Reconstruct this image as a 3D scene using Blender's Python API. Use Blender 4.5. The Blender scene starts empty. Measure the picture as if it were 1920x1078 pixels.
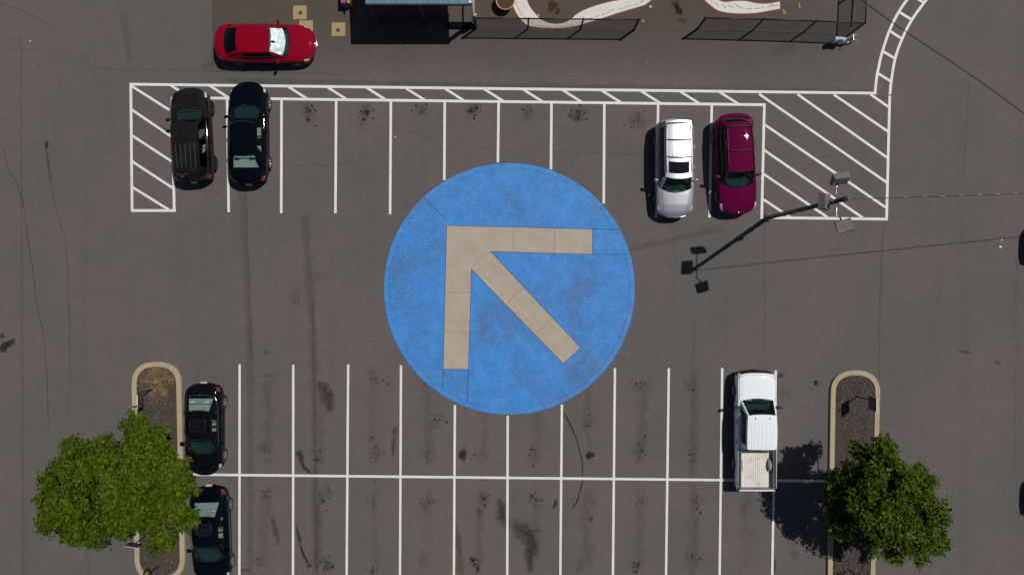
import bpy, bmesh, math, random
import numpy as np
from mathutils import Vector, Matrix, Quaternion
random.seed(7); rng = np.random.default_rng(11)
R = math.radians
SC = bpy.context.scene
COL = SC.collection
# ---------------------------------------------------------------- camera geometry (a drone looking straight down)
FPX, CX, CY, HCAM, TILT = 1501.0, 960.0, 539.0, 38.5, R(-0.6)
def G(px, py, z=0.0):
    """world point at height z that the photograph shows at pixel (px, py)"""
    d = Vector(((px - CX) / FPX, -(py - CY) / FPX, -1.0))
    c, s = math.cos(TILT), math.sin(TILT)
    d = Vector((d.x, d.y * c - d.z * s, d.y * s + d.z * c))
    t = (z - HCAM) / d.z
    return Vector((d.x * t, d.y * t, z))
SUN_AZ = Vector((0.82, 0.573, 0)).normalized()
SUN_EL = R(63)
SUN = Vector((SUN_AZ.x * math.cos(SUN_EL), SUN_AZ.y * math.cos(SUN_EL), math.sin(SUN_EL)))

# ---------------------------------------------------------------- materials
def nt(name):
    m = bpy.data.materials.new(name); m.use_nodes = True
    n = m.node_tree; n.nodes.clear()
    return m, n
def N(n, t, **kw):
    x = n.nodes.new(t)
    for k, v in kw.items():
        if k in x.inputs: x.inputs[k].default_value = v
        else: setattr(x, k, v)
    return x
def math_(n, op, a, b=None, clamp=False):
    x = n.nodes.new('ShaderNodeMath'); x.operation = op; x.use_clamp = clamp
    for i, v in enumerate((a, b)):
        if v is None: continue
        if isinstance(v, (int, float)): x.inputs[i].default_value = v
        else: n.links.new(v, x.inputs[i])
    return x.outputs[0]
def mixc(n, f, a, b, mode='MIX'):
    x = n.nodes.new('ShaderNodeMix'); x.data_type = 'RGBA'; x.blend_type = mode
    for sock, v in ((x.inputs[0], f), (x.inputs[6], a), (x.inputs[7], b)):
        if isinstance(v, (int, float)): sock.default_value = v
        elif isinstance(v, tuple): sock.default_value = v if len(v) == 4 else (*v, 1)
        else: n.links.new(v, sock)
    return x.outputs[2]
def noise(n, vec, scale, detail=4, rough=0.6):
    x = N(n, 'ShaderNodeTexNoise', Scale=scale, Detail=detail, Roughness=rough)
    n.links.new(vec, x.inputs['Vector']); return x.outputs['Fac']
def ramp(n, f, lo, hi):
    x = n.nodes.new('ShaderNodeMapRange'); x.interpolation_type = 'SMOOTHSTEP'
    n.links.new(f, x.inputs[0]); x.inputs[1].default_value = lo; x.inputs[2].default_value = hi
    return x.outputs[0]
def out(n, sh):
    o = n.nodes.new('ShaderNodeOutputMaterial'); n.links.new(sh, o.inputs[0])
def geo(n): return n.nodes.new('ShaderNodeNewGeometry').outputs['Position']
def objc(n): return n.nodes.new('ShaderNodeTexCoord').outputs['Object']

def simple(name, col, rough=0.6, metal=0.0, coat=0.0, var=0.15, scale=6.0, bump=0.0, spec=0.5):
    m, n = nt(name)
    b = N(n, 'ShaderNodeBsdfPrincipled', Roughness=rough, Metallic=metal)
    b.inputs['Coat Weight'].default_value = coat; b.inputs['Coat Roughness'].default_value = 0.04
    b.inputs['Specular IOR Level'].default_value = spec
    f = noise(n, objc(n), scale, 5)
    c = mixc(n, ramp(n, f, .3, .7), tuple(v * (1 - var) for v in col), tuple(min(1, v * (1 + var)) for v in col))
    n.links.new(c, b.inputs['Base Color'])
    if bump:
        bp = N(n, 'ShaderNodeBump', Strength=bump, Distance=0.01)
        n.links.new(noise(n, objc(n), scale * 12, 3), bp.inputs['Height']); n.links.new(bp.outputs[0], b.inputs['Normal'])
    out(n, b.outputs[0]); return m

def paint(name, col, metal=0.0, rough=0.3, dust=0.04, ior=1.28):
    m, n = nt(name)
    b = N(n, 'ShaderNodeBsdfPrincipled', Roughness=rough, Metallic=metal)
    b.inputs['Coat Weight'].default_value = 1.0; b.inputs['Coat Roughness'].default_value = 0.02; b.inputs['Specular IOR Level'].default_value = 0; b.inputs['Coat IOR'].default_value = ior
    f = noise(n, objc(n), 2.2, 6, .7)
    c = mixc(n, math_(n, 'MULTIPLY', ramp(n, f, .4, .75), dust), col, (.25, .22, .2))
    n.links.new(c, b.inputs['Base Color'])
    fl = noise(n, objc(n), 160, 2)
    n.links.new(math_(n, 'ADD', math_(n, 'MULTIPLY', fl, .12), rough - .06), b.inputs['Roughness'])
    out(n, b.outputs[0]); return m

def glass(name, tint, dark=0.0):
    m, n = nt(name)
    t = N(n, 'ShaderNodeBsdfTransparent'); t.inputs[0].default_value = (*tint, 1)
    g = N(n, 'ShaderNodeBsdfGlossy', Roughness=0.02); g.inputs[0].default_value = (.85, .95, 1, 1)
    ge = n.nodes.new('ShaderNodeNewGeometry'); dt = n.nodes.new('ShaderNodeVectorMath'); dt.operation = 'DOT_PRODUCT'
    n.links.new(ge.outputs['Normal'], dt.inputs[0]); n.links.new(ge.outputs['Incoming'], dt.inputs[1])
    fr = math_(n, 'ADD', math_(n, 'MULTIPLY', math_(n, 'POWER', math_(n, 'SUBTRACT', 1.0, math_(n, 'ABSOLUTE', dt.outputs['Value'])), 5.0), .95), .035)
    mx = n.nodes.new('ShaderNodeMixShader')
    n.links.new(fr, mx.inputs[0]); n.links.new(t.outputs[0], mx.inputs[1]); n.links.new(g.outputs[0], mx.inputs[2])
    out(n, mx.outputs[0]); return m

def m_asphalt():
    m, n = nt('asphalt'); p = geo(n)
    b = N(n, 'ShaderNodeBsdfPrincipled', Roughness=0.9); b.inputs['Specular IOR Level'].default_value = 0.25
    big = ramp(n, noise(n, p, .16, 5, .6), .35, .65)
    mid = ramp(n, noise(n, p, .9, 6, .65), .3, .7)
    c = mixc(n, big, (.121, .096, .093), (.094, .089, .085))
    c = mixc(n, math_(n, 'MULTIPLY', mid, .5), c, (.092, .080, .076))
    mp = N(n, 'ShaderNodeMapping'); mp.inputs['Scale'].default_value = (1.1, .05, 1); n.links.new(p, mp.inputs[0])
    bands = ramp(n, noise(n, mp.outputs[0], 1.0, 3, .5), .52, .72)
    c = mixc(n, math_(n, 'MULTIPLY', ramp(n, noise(n, p, 2.6, 4, .7), .42, .6), .55), c, mixc(n, .5, c, (.082, .080, .076)))
    c = mixc(n, math_(n, 'MULTIPLY', bands, .22), c, (.070, .066, .064))
    grain = ramp(n, noise(n, p, 9, 5, .85), .25, .75)
    c = mixc(n, 1.0, c, mixc(n, grain, (.85, .85, .85), (1.16, 1.155, 1.15)), 'MULTIPLY')
    sp = N(n, 'ShaderNodeTexVoronoi', Scale=9.0); n.links.new(p, sp.inputs[0])
    c = mixc(n, math_(n, 'MULTIPLY', math_(n, 'LESS_THAN', sp.outputs['Distance'], .085), ramp(n, noise(n, p, 1.7, 2), .5, .62)), c, (.03, .027, .027))
    sp2 = N(n, 'ShaderNodeTexVoronoi', Scale=4.0); n.links.new(p, sp2.inputs[0])
    c = mixc(n, math_(n, 'MULTIPLY', math_(n, 'LESS_THAN', sp2.outputs['Distance'], .03), ramp(n, noise(n, p, .8, 2), .55, .6)), c, (.26, .24, .22))
    n.links.new(c, b.inputs['Base Color'])
    bp = N(n, 'ShaderNodeBump', Strength=.5, Distance=.01); n.links.new(noise(n, p, 60, 3, .8), bp.inputs['Height']); n.links.new(bp.outputs[0], b.inputs['Normal'])
    out(n, b.outputs[0]); return m

def m_stain():
    """wear, oil, cracks: colour and cover come from the mesh, broken up by noise"""
    m, n = nt('asphalt_stain'); p = geo(n)
    a = N(n, 'ShaderNodeAttribute', attribute_name='cover')
    d = N(n, 'ShaderNodeBsdfDiffuse'); n.links.new(a.outputs['Color'], d.inputs[0])
    t = N(n, 'ShaderNodeBsdfTransparent'); mx = n.nodes.new('ShaderNodeMixShader')
    nz = ramp(n, noise(n, p, 5, 5, .75), .22, .62)
    n.links.new(math_(n, 'MULTIPLY', a.outputs['Alpha'], math_(n, 'ADD', math_(n, 'MULTIPLY', nz, .75), .25), True), mx.inputs[0])
    n.links.new(t.outputs[0], mx.inputs[1]); n.links.new(d.outputs[0], mx.inputs[2]); out(n, mx.outputs[0]); return m

def m_line(name, col, wear=.22):
    m, n = nt(name); p = geo(n)
    d = N(n, 'ShaderNodeBsdfPrincipled', Roughness=.75)
    c = mixc(n, ramp(n, noise(n, p, 3.0, 5, .7), .3, .75), tuple(v * .88 for v in col), col)
    n.links.new(c, d.inputs['Base Color'])
    t = N(n, 'ShaderNodeBsdfTransparent'); mx = n.nodes.new('ShaderNodeMixShader')
    f = math_(n, 'MULTIPLY', ramp(n, noise(n, p, 13, 5, .8), .50, .70), ramp(n, noise(n, p, .7, 3), .40, .62))
    f = math_(n, 'ADD', math_(n, 'MULTIPLY', f, .42), wear * .25)
    n.links.new(f, mx.inputs[0]); n.links.new(d.outputs[0], mx.inputs[1]); n.links.new(t.outputs[0], mx.inputs[2]); out(n, mx.outputs[0]); return m

def m_brick(name, uv=False):
    m, n = nt(name); p = geo(n)
    b = N(n, 'ShaderNodeBsdfPrincipled', Roughness=.7)
    blue1, blue2, mort = (.025, .180, .50), (.046, .255, .66), (.010, .068, .20)
    def brick(rot, off=.5):
        bt = N(n, 'ShaderNodeTexBrick', Scale=1.0, offset=off)
        bt.inputs['Brick Width'].default_value = .23; bt.inputs['Row Height'].default_value = .115
        bt.inputs['Mortar Size'].default_value = .012; bt.inputs['Mortar Smooth'].default_value = .2
        bt.inputs['Color1'].default_value = (*blue1, 1); bt.inputs['Color2'].default_value = (*blue2, 1); bt.inputs['Mortar'].default_value = (*mort, 1)
        if uv:
            n.links.new(n.nodes.new('ShaderNodeTexCoord').outputs['UV'], bt.inputs[0])
            bt.inputs['Brick Width'].default_value = .15; bt.inputs['Row Height'].default_value = .24; bt.inputs['Mortar Size'].default_value = .009
        else:
            mp = N(n, 'ShaderNodeMapping'); mp.inputs['Rotation'].default_value = (0, 0, R(rot)); n.links.new(p, mp.inputs[0]); n.links.new(mp.outputs[0], bt.inputs[0])
        return bt
    b1 = brick(-45); c = b1.outputs[0]; f = b1.outputs[1]
    if not uv:
        b2 = brick(45); sel = ramp(n, noise(n, p, .22, 1), .50, .52)
        c = mixc(n, sel, c, b2.outputs[0])
    # joints read clearly only where the paint has worn
    worn = ramp(n, noise(n, p, .42, 5, .6), .46, .66)
    flat = mixc(n, ramp(n, noise(n, p, 1.4, 6, .7), .3, .7), (.021, .168, .48), (.044, .245, .63))
    c = mixc(n, math_(n, 'ADD', math_(n, 'MULTIPLY', worn, .45 if uv else .7), .35 if uv else .28), flat, c)
    grime = math_(n, 'MULTIPLY', ramp(n, noise(n, p, .45, 8, .78), .42, .72), .68)
    c = mixc(n, grime, c, (.060, .110, .22))
    pale = math_(n, 'MULTIPLY', ramp(n, noise(n, p, .9, 6, .7), .54, .76), .32)
    c = mixc(n, pale, c, (.11, .29, .60))
    # two scuffed patches below the arrow
    for (qx, qy, rad, s) in ((930, 610, 1.5, .42), (1092, 690, 1.1, .55), (815, 705, .9, .30)):
        q = G(qx, qy); vm = n.nodes.new('ShaderNodeVectorMath'); vm.operation = 'DISTANCE'; n.links.new(p, vm.inputs[0]); vm.inputs[1].default_value = q
        fall = math_(n, 'SUBTRACT', 1.0, math_(n, 'DIVIDE', vm.outputs['Value'], rad), True)
        fall = math_(n, 'MULTIPLY', ramp(n, fall, 0, .6), ramp(n, noise(n, p, 2.4, 6, .75), .38, .6))
        c = mixc(n, math_(n, 'MULTIPLY', fall, s), c, (.075, .085, .12))
    fine = ramp(n, noise(n, p, 14, 4, .75), .3, .7)
    c = mixc(n, 1.0, c, mixc(n, fine, (.78, .80, .84), (1.18, 1.16, 1.12)), 'MULTIPLY')
    sp = N(n, 'ShaderNodeTexVoronoi', Scale=3.0); n.links.new(p, sp.inputs[0])
    c = mixc(n, math_(n, 'MULTIPLY', math_(n, 'LESS_THAN', sp.outputs['Distance'], .05), ramp(n, noise(n, p, 1.1, 2), .52, .6)), c, (.02, .04, .09))
    n.links.new(c, b.inputs['Base Color'])
    bp = N(n, 'ShaderNodeBump', Strength=.4, Distance=.006, invert=True); n.links.new(f, bp.inputs['Height']); n.links.new(bp.outputs[0], b.inputs['Normal'])
    out(n, b.outputs[0]); return m

def m_concrete(name, col, dirt=(.16, .13, .10), amt=.35):
    m, n = nt(name); p = geo(n)
    b = N(n, 'ShaderNodeBsdfPrincipled', Roughness=.85)
    c = mixc(n, ramp(n, noise(n, p, 1.2, 6, .7), .3, .72), col, tuple(v * .86 for v in col))
    c = mixc(n, math_(n, 'MULTIPLY', ramp(n, noise(n, p, 2.3, 7, .75), .52, .8), amt), c, dirt)
    c = mixc(n, 1.0, c, mixc(n, noise(n, p, 30, 3, .8), (.82, .82, .82), (1.16, 1.16, 1.16)), 'MULTIPLY')
    n.links.new(c, b.inputs['Base Color']); out(n, b.outputs[0]); return m

def m_leaf(name, a, c2):
    m, n = nt(name)
    at = N(n, 'ShaderNodeAttribute', attribute_name='tone')
    c = mixc(n, at.outputs['Fac'], a, c2)
    b = N(n, 'ShaderNodeBsdfPrincipled', Roughness=.55); b.inputs['Specular IOR Level'].default_value = .12; n.links.new(c, b.inputs['Base Color'])
    t = N(n, 'ShaderNodeBsdfTranslucent'); n.links.new(mixc(n, 1.0, c, (1.5, 1.4, .4), 'MULTIPLY'), t.inputs[0])
    mx = N(n, 'ShaderNodeMixShader', Fac=.25); mx.inputs[0].default_value = .25
    n.links.new(b.outputs[0], mx.inputs[1]); n.links.new(t.outputs[0], mx.inputs[2]); out(n, mx.outputs[0]); return m

def m_mulch():
    m, n = nt('mulch'); p = geo(n)
    b = N(n, 'ShaderNodeBsdfPrincipled', Roughness=.95)
    c = mixc(n, ramp(n, noise(n, p, 18, 5, .8), .32, .68), (.018, .014, .012), (.085, .067, .058))
    v = N(n, 'ShaderNodeTexVoronoi', Scale=26.0); n.links.new(p, v.inputs[0])
    c = mixc(n, math_(n, 'MULTIPLY', math_(n, 'LESS_THAN', v.outputs['Distance'], .16), ramp(n, noise(n, p, 4, 2), .45, .6)), c, (.21, .17, .14))
    q = G(296, 716); vm = n.nodes.new('ShaderNodeVectorMath'); vm.operation = 'DISTANCE'; n.links.new(p, vm.inputs[0]); vm.inputs[1].default_value = (q.x, q.y, .1)
    f = math_(n, 'MULTIPLY', ramp(n, math_(n, 'SUBTRACT', 1.0, math_(n, 'DIVIDE', vm.outputs['Value'], 1.1), True), 0, .7), ramp(n, noise(n, p, 2.2, 5, .7), .36, .62))
    c = mixc(n, math_(n, 'MULTIPLY', f, .85), c, (.27, .155, .050))
    n.links.new(c, b.inputs['Base Color'])
    bp = N(n, 'ShaderNodeBump', Strength=.9, Distance=.03); n.links.new(noise(n, p, 25, 4, .8), bp.inputs['Height']); n.links.new(bp.outputs[0], b.inputs['Normal'])
    out(n, b.outputs[0]); return m

M = dict(
    asphalt=m_asphalt(), stain=m_stain(), line=m_line('white_line_paint', (.70, .68, .66), .08),
    brick=m_brick('blue_brick'), brick_ring=m_brick('blue_border_brick', True),
    arrow=m_concrete('tan_concrete', (.385, .325, .255), (.25, .21, .16), .6), joint=simple('joint', (.235, .195, .152), .9),
    bluejoint=simple('blue_joint', (.016, .055, .15), .9),
    kerb=m_concrete('kerb_concrete', (.37, .30, .195), (.17, .14, .10), .65), mulch=m_mulch(),
    tyre=simple('tyre_rubber', (.012, .012, .013), .85), rim=simple('alloy', (.42, .43, .45), .28, .85), steel=simple('bright_steel', (.6, .62, .65), .25, .9),
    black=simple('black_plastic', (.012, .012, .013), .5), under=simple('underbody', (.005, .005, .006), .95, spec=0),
    trim=simple('window_trim', (.008, .008, .009), .35), chrome=simple('chrome', (.7, .72, .75), .12, 1.0, var=.03),
    glass=glass('car_glass', (.46, .74, .70)), glass_clear=glass('clear_car_glass', (.86, .96, .95)), glass_dark=glass('privacy_glass', (.05, .07, .075)), glass_side=glass('side_glass', (.60, .72, .73)), black_glass=simple('black_glass', (.006, .006, .010), .03),
    lamp=simple('headlight_lens', (.62, .66, .68), .08, .2, 1.0), red=simple('taillight_lens', (.28, .008, .012), .15, 0, 1.0), amber=simple('amber_lens', (.6, .22, .03), .15, 0, 1.0),
    plate=simple('number_plate', (.62, .56, .46), .5), rib_grey=simple('rib_grey', (.055, .05, .05), .6), dark_in=simple('dark_interior', (.018, .020, .021), .8), beige_in=simple('beige_seat', (.38, .38, .34), .8), grey_in=simple('grey_seat', (.13, .14, .14), .8),
    shade=simple('sunshade_foil', (.92, .93, .94), .35, .15, var=.04), silver_p=paint('silver_paint', (.42, .42, .45), .55, .33, .02, 1.5), white_p=paint('white_paint', (.74, .78, .80), 0, .45, .06, 1.5),
    red_p=paint('red_paint', (.21, .0015, .012), 0, .5, .004), maroon_p=paint('maroon_paint', (.093, .001, .031), 0, .5, .004), black_p=paint('black_paint', (.0028, .0036, .0052), .0, .4, .008),
    navy_p=paint('navy_black_paint', (.0010, .0024, .0055), .0, .4, .004), dust_p=paint('dusty_black_paint', (.009, .0075, .008), .0, .45, .05),
    bark=simple('bark', (.085, .065, .05), .95, bump=.6, scale=9), leaf=m_leaf('maple_leaf', (.013, .040, .002), (.140, .190, .007)), leaf2=m_leaf('maple_leaf_dark', (.012, .037, .002), (.118, .172, .006)),
    pole=simple('bronze_pole', (.018, .016, .015), .42), lamp_head=simple('lamp_housing', (.14, .115, .11), .55), lens=simple('lamp_lens', (.35, .34, .30), .2), galv=simple('galvanised', (.62, .62, .63), .3, .7),
    fence=simple('black_fence', (.008, .008, .008), .5), roof=simple('teal_roof', (.066, .160, .225), .5, .1, var=.1, scale=1.2), whitepost=simple('white_post', (.66, .64, .68), .4), darkwood=simple('dark_wood', (.02, .02, .022), .7),
    terra=simple('terracotta', (.46, .20, .085), .8), soil=simple('soil', (.06, .04, .02), .95, bump=.8, scale=20), purple=simple('purple_paint', (.23, .06, .26), .45, var=.1), tanw=simple('tan_wood', (.34, .23, .11), .7), yellow=simple('yellow_paint', (.60, .42, .06), .5),
    ribbon=m_line('ribbon_white', (.66, .63, .57), .15), ribbon_red=m_line('ribbon_red', (.22, .035, .05), .1), ink=simple('ink', (.16, .14, .13), .9), inky=m_line('ribbon_yellow', (.62, .46, .16), .3),
    cover=m_concrete('valve_cover', (.33, .25, .12), (.13, .09, .045), 1.0), rust=simple('rusty_iron', (.06, .045, .035), .8), plank=simple('weathered_plank', (.17, .105, .05), .9, var=.35, scale=5), signlit=simple('sign_lit_white', (.72, .72, .78), .4), signback_shade=simple('sign_back_shade', (.05, .055, .055), .5), signface=simple('sign_face', (.30, .29, .30), .5), signred=simple('sign_red', (.35, .012, .02), .5), signyellow=simple('sign_yellow', (.62, .44, .02), .5),  # sign tones: shaded side painted dark, sunlit edge painted white
    bikered=simple('red_frame', (.32, .012, .02), .35, 0, .6), paleblue=simple('pale_blue_cloth', (.34, .48, .60), .6, var=.3, scale=8), bed=m_concrete('cream_bed_liner', (.66, .63, .57), (.13, .125, .12), .95), bed_shade=simple('bed_wall_shade', (.20, .20, .20), .6), decal=simple('white_decal', (.5, .58, .56), .5), wire=simple('cable', (.02, .018, .018), .6), whitewire=simple('pale_cable', (.3, .29, .28), .5),  # bed wall grey has the shade inside the white bed put into its colour
)

# ---------------------------------------------------------------- mesh builder
class MB:
    def __init__(s): s.v = []; s.f = []; s.mi = []; s.sm = []
    def add(s, vs, fs, mi=0, smooth=True):
        o = len(s.v); s.v += [tuple(p) for p in vs]
        for f in fs: s.f.append(tuple(i + o for i in f)); s.mi.append(mi); s.sm.append(smooth)
    def box(s, c, size, rot=None, mi=0, taper=1.0, bev=0.0):
        hx, hy, hz = (d / 2 for d in size)
        M3 = rot if rot is not None else Matrix.Identity(3)
        c = Vector(c)
        if bev <= 0:
            P = []
            for z, k in ((-hz, 1), (hz, taper)):
                for x, y in ((-hx, -hy), (hx, -hy), (hx, hy), (-hx, hy)): P.append(c + M3 @ Vector((x * k, y * k, z)))
            s.add(P, [(3, 2, 1, 0), (4, 5, 6, 7), (0, 1, 5, 4), (1, 2, 6, 5), (2, 3, 7, 6), (3, 0, 4, 7)], mi, False)
        else:
            rings = []
            for z, i in ((-hz, bev), (-hz + bev, 0), (hz - bev, 0), (hz, bev)):
                k = taper if z > 0 else 1
                ring = []
                for sx, sy in ((-1, -1), (1, -1), (1, 1), (-1, 1)):
                    X, Y = sx * (hx * k - i), sy * (hy * k - i); b2 = min(bev, hx * .9, hy * .9)
                    pair = [(X - sx * b2, Y), (X, Y - sy * b2)]
                    if sx * sy > 0: ring += pair[::-1] if False else [(X, Y - sy * b2), (X - sx * b2, Y)]
                    else: ring += [(X - sx * b2, Y), (X, Y - sy * b2)]
                # order the eight points around
                ring.sort(key=lambda q: math.atan2(q[1] / max(hy, 1e-6), q[0] / max(hx, 1e-6)))
                rings.append([c + M3 @ Vector((x, y, z)) for x, y in ring])
            P = [p for r in rings for p in r]; F = []
            for r in range(3):
                for i in range(8): F.append((r * 8 + i, r * 8 + (i + 1) % 8, r * 8 + 8 + (i + 1) % 8, r * 8 + 8 + i))
            F += [tuple(range(7, -1, -1)), tuple(range(24, 32))]
            s.add(P, F, mi, False)
    def tube(s, pts, r, n=8, mi=0, cap=True, r2=None):
        pts = [Vector(p) for p in pts]; k = len(pts); P = []; F = []
        up = None
        for i, p in enumerate(pts):
            t = (pts[min(i + 1, k - 1)] - pts[max(i - 1, 0)]).normalized()
            if up is None: up = Vector((0, 0, 1)) if abs(t.z) < .9 else Vector((1, 0, 0))
            a = t.cross(up).normalized(); b = a.cross(t).normalized(); up = b
            rr = r[i] if isinstance(r, (list, tuple)) else (r if r2 is None else r + (r2 - r) * i / (k - 1))
            for j in range(n):
                an = 2 * math.pi * j / n; P.append(p + a * (rr * math.cos(an)) + b * (rr * math.sin(an)))
        for i in range(k - 1):
            for j in range(n): F.append((i * n + j, i * n + (j + 1) % n, (i + 1) * n + (j + 1) % n, (i + 1) * n + j))
        if cap: F += [tuple(range(n - 1, -1, -1)), tuple(range((k - 1) * n, k * n))]
        s.add(P, F, mi, n > 4)
    def lathe(s, prof, n=24, mat=None, mi=0, closed=True):
        """prof: (radius, axial) pairs; axis +Z unless mat given"""
        mt = mat if mat is not None else Matrix.Identity(4); P = []; F = []; k = len(prof)
        for (r, z) in prof:
            for j in range(n):
                a = 2 * math.pi * j / n; P.append(mt @ Vector((r * math.cos(a), r * math.sin(a), z)))
        for i in range(k - 1):
            for j in range(n): F.append((i * n + j, i * n + (j + 1) % n, (i + 1) * n + (j + 1) % n, (i + 1) * n + j))
        if closed: F += [tuple(range(n - 1, -1, -1)), tuple(range((k - 1) * n, k * n))]
        s.add(P, F, mi, True)
    def prism(s, poly, z0, z1, mi=0):
        k = len(poly)
        ar = sum(poly[i][0] * poly[(i + 1) % k][1] - poly[(i + 1) % k][0] * poly[i][1] for i in range(k))
        if ar < 0: poly = poly[::-1]
        P = [(x, y, z0) for x, y in poly] + [(x, y, z1) for x, y in poly]
        F = [tuple(range(k - 1, -1, -1)), tuple(range(k, 2 * k))] + [(i, (i + 1) % k, k + (i + 1) % k, k + i) for i in range(k)]
        s.add(P, F, mi, False)
    def sheet(s, poly, z, mi=0):
        k = len(poly); ar = sum(poly[i][0] * poly[(i + 1) % k][1] - poly[(i + 1) % k][0] * poly[i][1] for i in range(k))
        if ar < 0: poly = poly[::-1]
        s.add([(p[0], p[1], z) for p in poly], [tuple(range(k))], mi, False)
    def build(s, name, mats, parent=None, fixn=False):
        me = bpy.data.meshes.new(name); me.from_pydata(s.v, [], s.f)
        mats = mats if isinstance(mats, (list, tuple)) else [mats]
        for m in mats: me.materials.append(m)
        me.polygons.foreach_set('material_index', s.mi); me.polygons.foreach_set('use_smooth', s.sm)
        if fixn:
            bm = bmesh.new(); bm.from_mesh(me); bmesh.ops.recalc_face_normals(bm, faces=bm.faces); bm.to_mesh(me); bm.free()
        me.update()
        o = bpy.data.objects.new(name, me); COL.objects.link(o)
        if parent is not None: o.parent = parent
        return o
def tag(o, label=None, cat=None, group=None, kind=None):
    for k, v in (('label', label), ('category', cat), ('group', group), ('kind', kind)):
        if v: o[k] = v
    return o
def thing(name, loc, rz, label, cat, group=None):
    o = bpy.data.objects.new(name, None); COL.objects.link(o); o.location = loc; o.rotation_euler = (0, 0, rz)
    return tag(o, label, cat, group)
def copy_tree(o, parent=None):
    c = o.copy(); COL.objects.link(c); c.parent = parent
    for ch in [x for x in bpy.data.objects if x.parent == o]: copy_tree(ch, c)
    return c
def rotz(a): return Matrix.Rotation(a, 3, 'Z')
def rotx(a): return Matrix.Rotation(a, 3, 'X')
def roty(a): return Matrix.Rotation(a, 3, 'Y')

# ---------------------------------------------------------------- ground
b = MB(); b.sheet([(-400, -400), (400, -400), (400, 400), (-400, 400)], 0)
tag(b.build('ground', M['asphalt']), kind='structure')

class Stains:
    def __init__(s): s.v = []; s.f = []; s.c = []
    def blob(s, px, py, rx, ry, a, rot=0, col=(.018, .016, .015), irr=.25, soft=.55, n=20):
        c = G(px, py); o = len(s.v); ph = [random.uniform(0, 6.28) for _ in range(4)]
        s.v.append((c.x, c.y)); s.c.append((*col, a)); cr, sr = math.cos(rot), math.sin(rot)
        for ring, aa in ((1 - soft, a * .95), (1.0, 0)):
            for i in range(n):
                t = 2 * math.pi * i / n
                k = 1 + irr * (math.sin(2 * t + ph[0]) * .5 + math.sin(3 * t + ph[1]) * .45 + math.sin(5 * t + ph[2]) * .3 + math.sin(9 * t + ph[3]) * .15)
                x, y = rx * k * ring * math.cos(t), ry * k * ring * math.sin(t)
                s.v.append((c.x + (x * cr - y * sr) / 39, c.y + (x * sr + y * cr) / 39)); s.c.append((*col, aa))
        for i in range(n):
            j = (i + 1) % n
            s.f.append((o, o + 1 + i, o + 1 + j)); s.f.append((o + 1 + i, o + 1 + n + i, o + 1 + n + j, o + 1 + j))
    def strip(s, pts, w, a, col=(.02, .018, .017), jit=0.0, soft=True, ends=True):
        P = []
        for i in range(len(pts) - 1):
            p, q = Vector(pts[i]), Vector(pts[i + 1]); m = max(2, int((q - p).length / 9))
            for k in range(m): P.append(p.lerp(q, k / m))
        P.append(Vector(pts[-1])); o = len(s.v); off = 0
        for i, p in enumerate(P):
            t = (P[min(i + 1, len(P) - 1)] - P[max(i - 1, 0)]).normalized(); nn = Vector((-t.y, t.x))
            off = off * .6 + random.gauss(0, jit); ww = w * (random.uniform(.6, 1.3) if jit else 1)
            ea = 0 if ends and i in (0, len(P) - 1) else a
            for k, aa in ((-1, 0 if soft else ea), (-.25 if soft else -.9, ea), (.25 if soft else .9, ea), (1, 0 if soft else ea)):
                g = G(*(p + nn * (off + k * ww / 2))); s.v.append((g.x, g.y)); s.c.append((*col, aa))
        for i in range(len(P) - 1):
            for k in range(3): s.f.append((o + i * 4 + k, o + i * 4 + k + 1, o + i * 4 + 4 + k + 1, o + i * 4 + 4 + k))
    def build(s, name, z):
        me = bpy.data.meshes.new(name); me.from_pydata([(x, y, z) for x, y in s.v], [], s.f); me.materials.append(M['stain'])
        at = me.color_attributes.new('cover', 'FLOAT_COLOR', 'POINT'); at.data.foreach_set('color', [q for c in s.c for q in c])
        bm = bmesh.new(); bm.from_mesh(me)
        for f in bm.faces:
            if f.normal.z < 0: f.normal_flip()
        bm.to_mesh(me); bm.free()
        o = bpy.data.objects.new(name, me); COL.objects.link(o); return tag(o, kind='structure')
# tinted older paving along the top
S = Stains()
BR = (.112, .086, .064)
o = len(S.v); nx, ny = 40, 10
for j in range(ny + 1):
    for i in range(nx + 1):
        px = 399 + (1680 - 399) * i / nx; py = -90 + (150 + 90) * j / ny
        a = .6 * min(1, (1 - j / ny) * 2.0) * min(1, (nx - i) / 10)
        if j == ny: a = 0
        if i == 0: px = 399
        g = G(px, py + random.uniform(-3, 3) * (j == ny)); S.v.append((g.x, g.y)); S.c.append((*BR, a))
for j in range(ny):
    for i in range(nx): q = o + j * (nx + 1) + i; S.f.append((q, q + 1, q + nx + 2, q + nx + 1))
S.build('pavement_tint', .004)
S = Stains()
DK = (.016, .014, .013)
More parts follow.
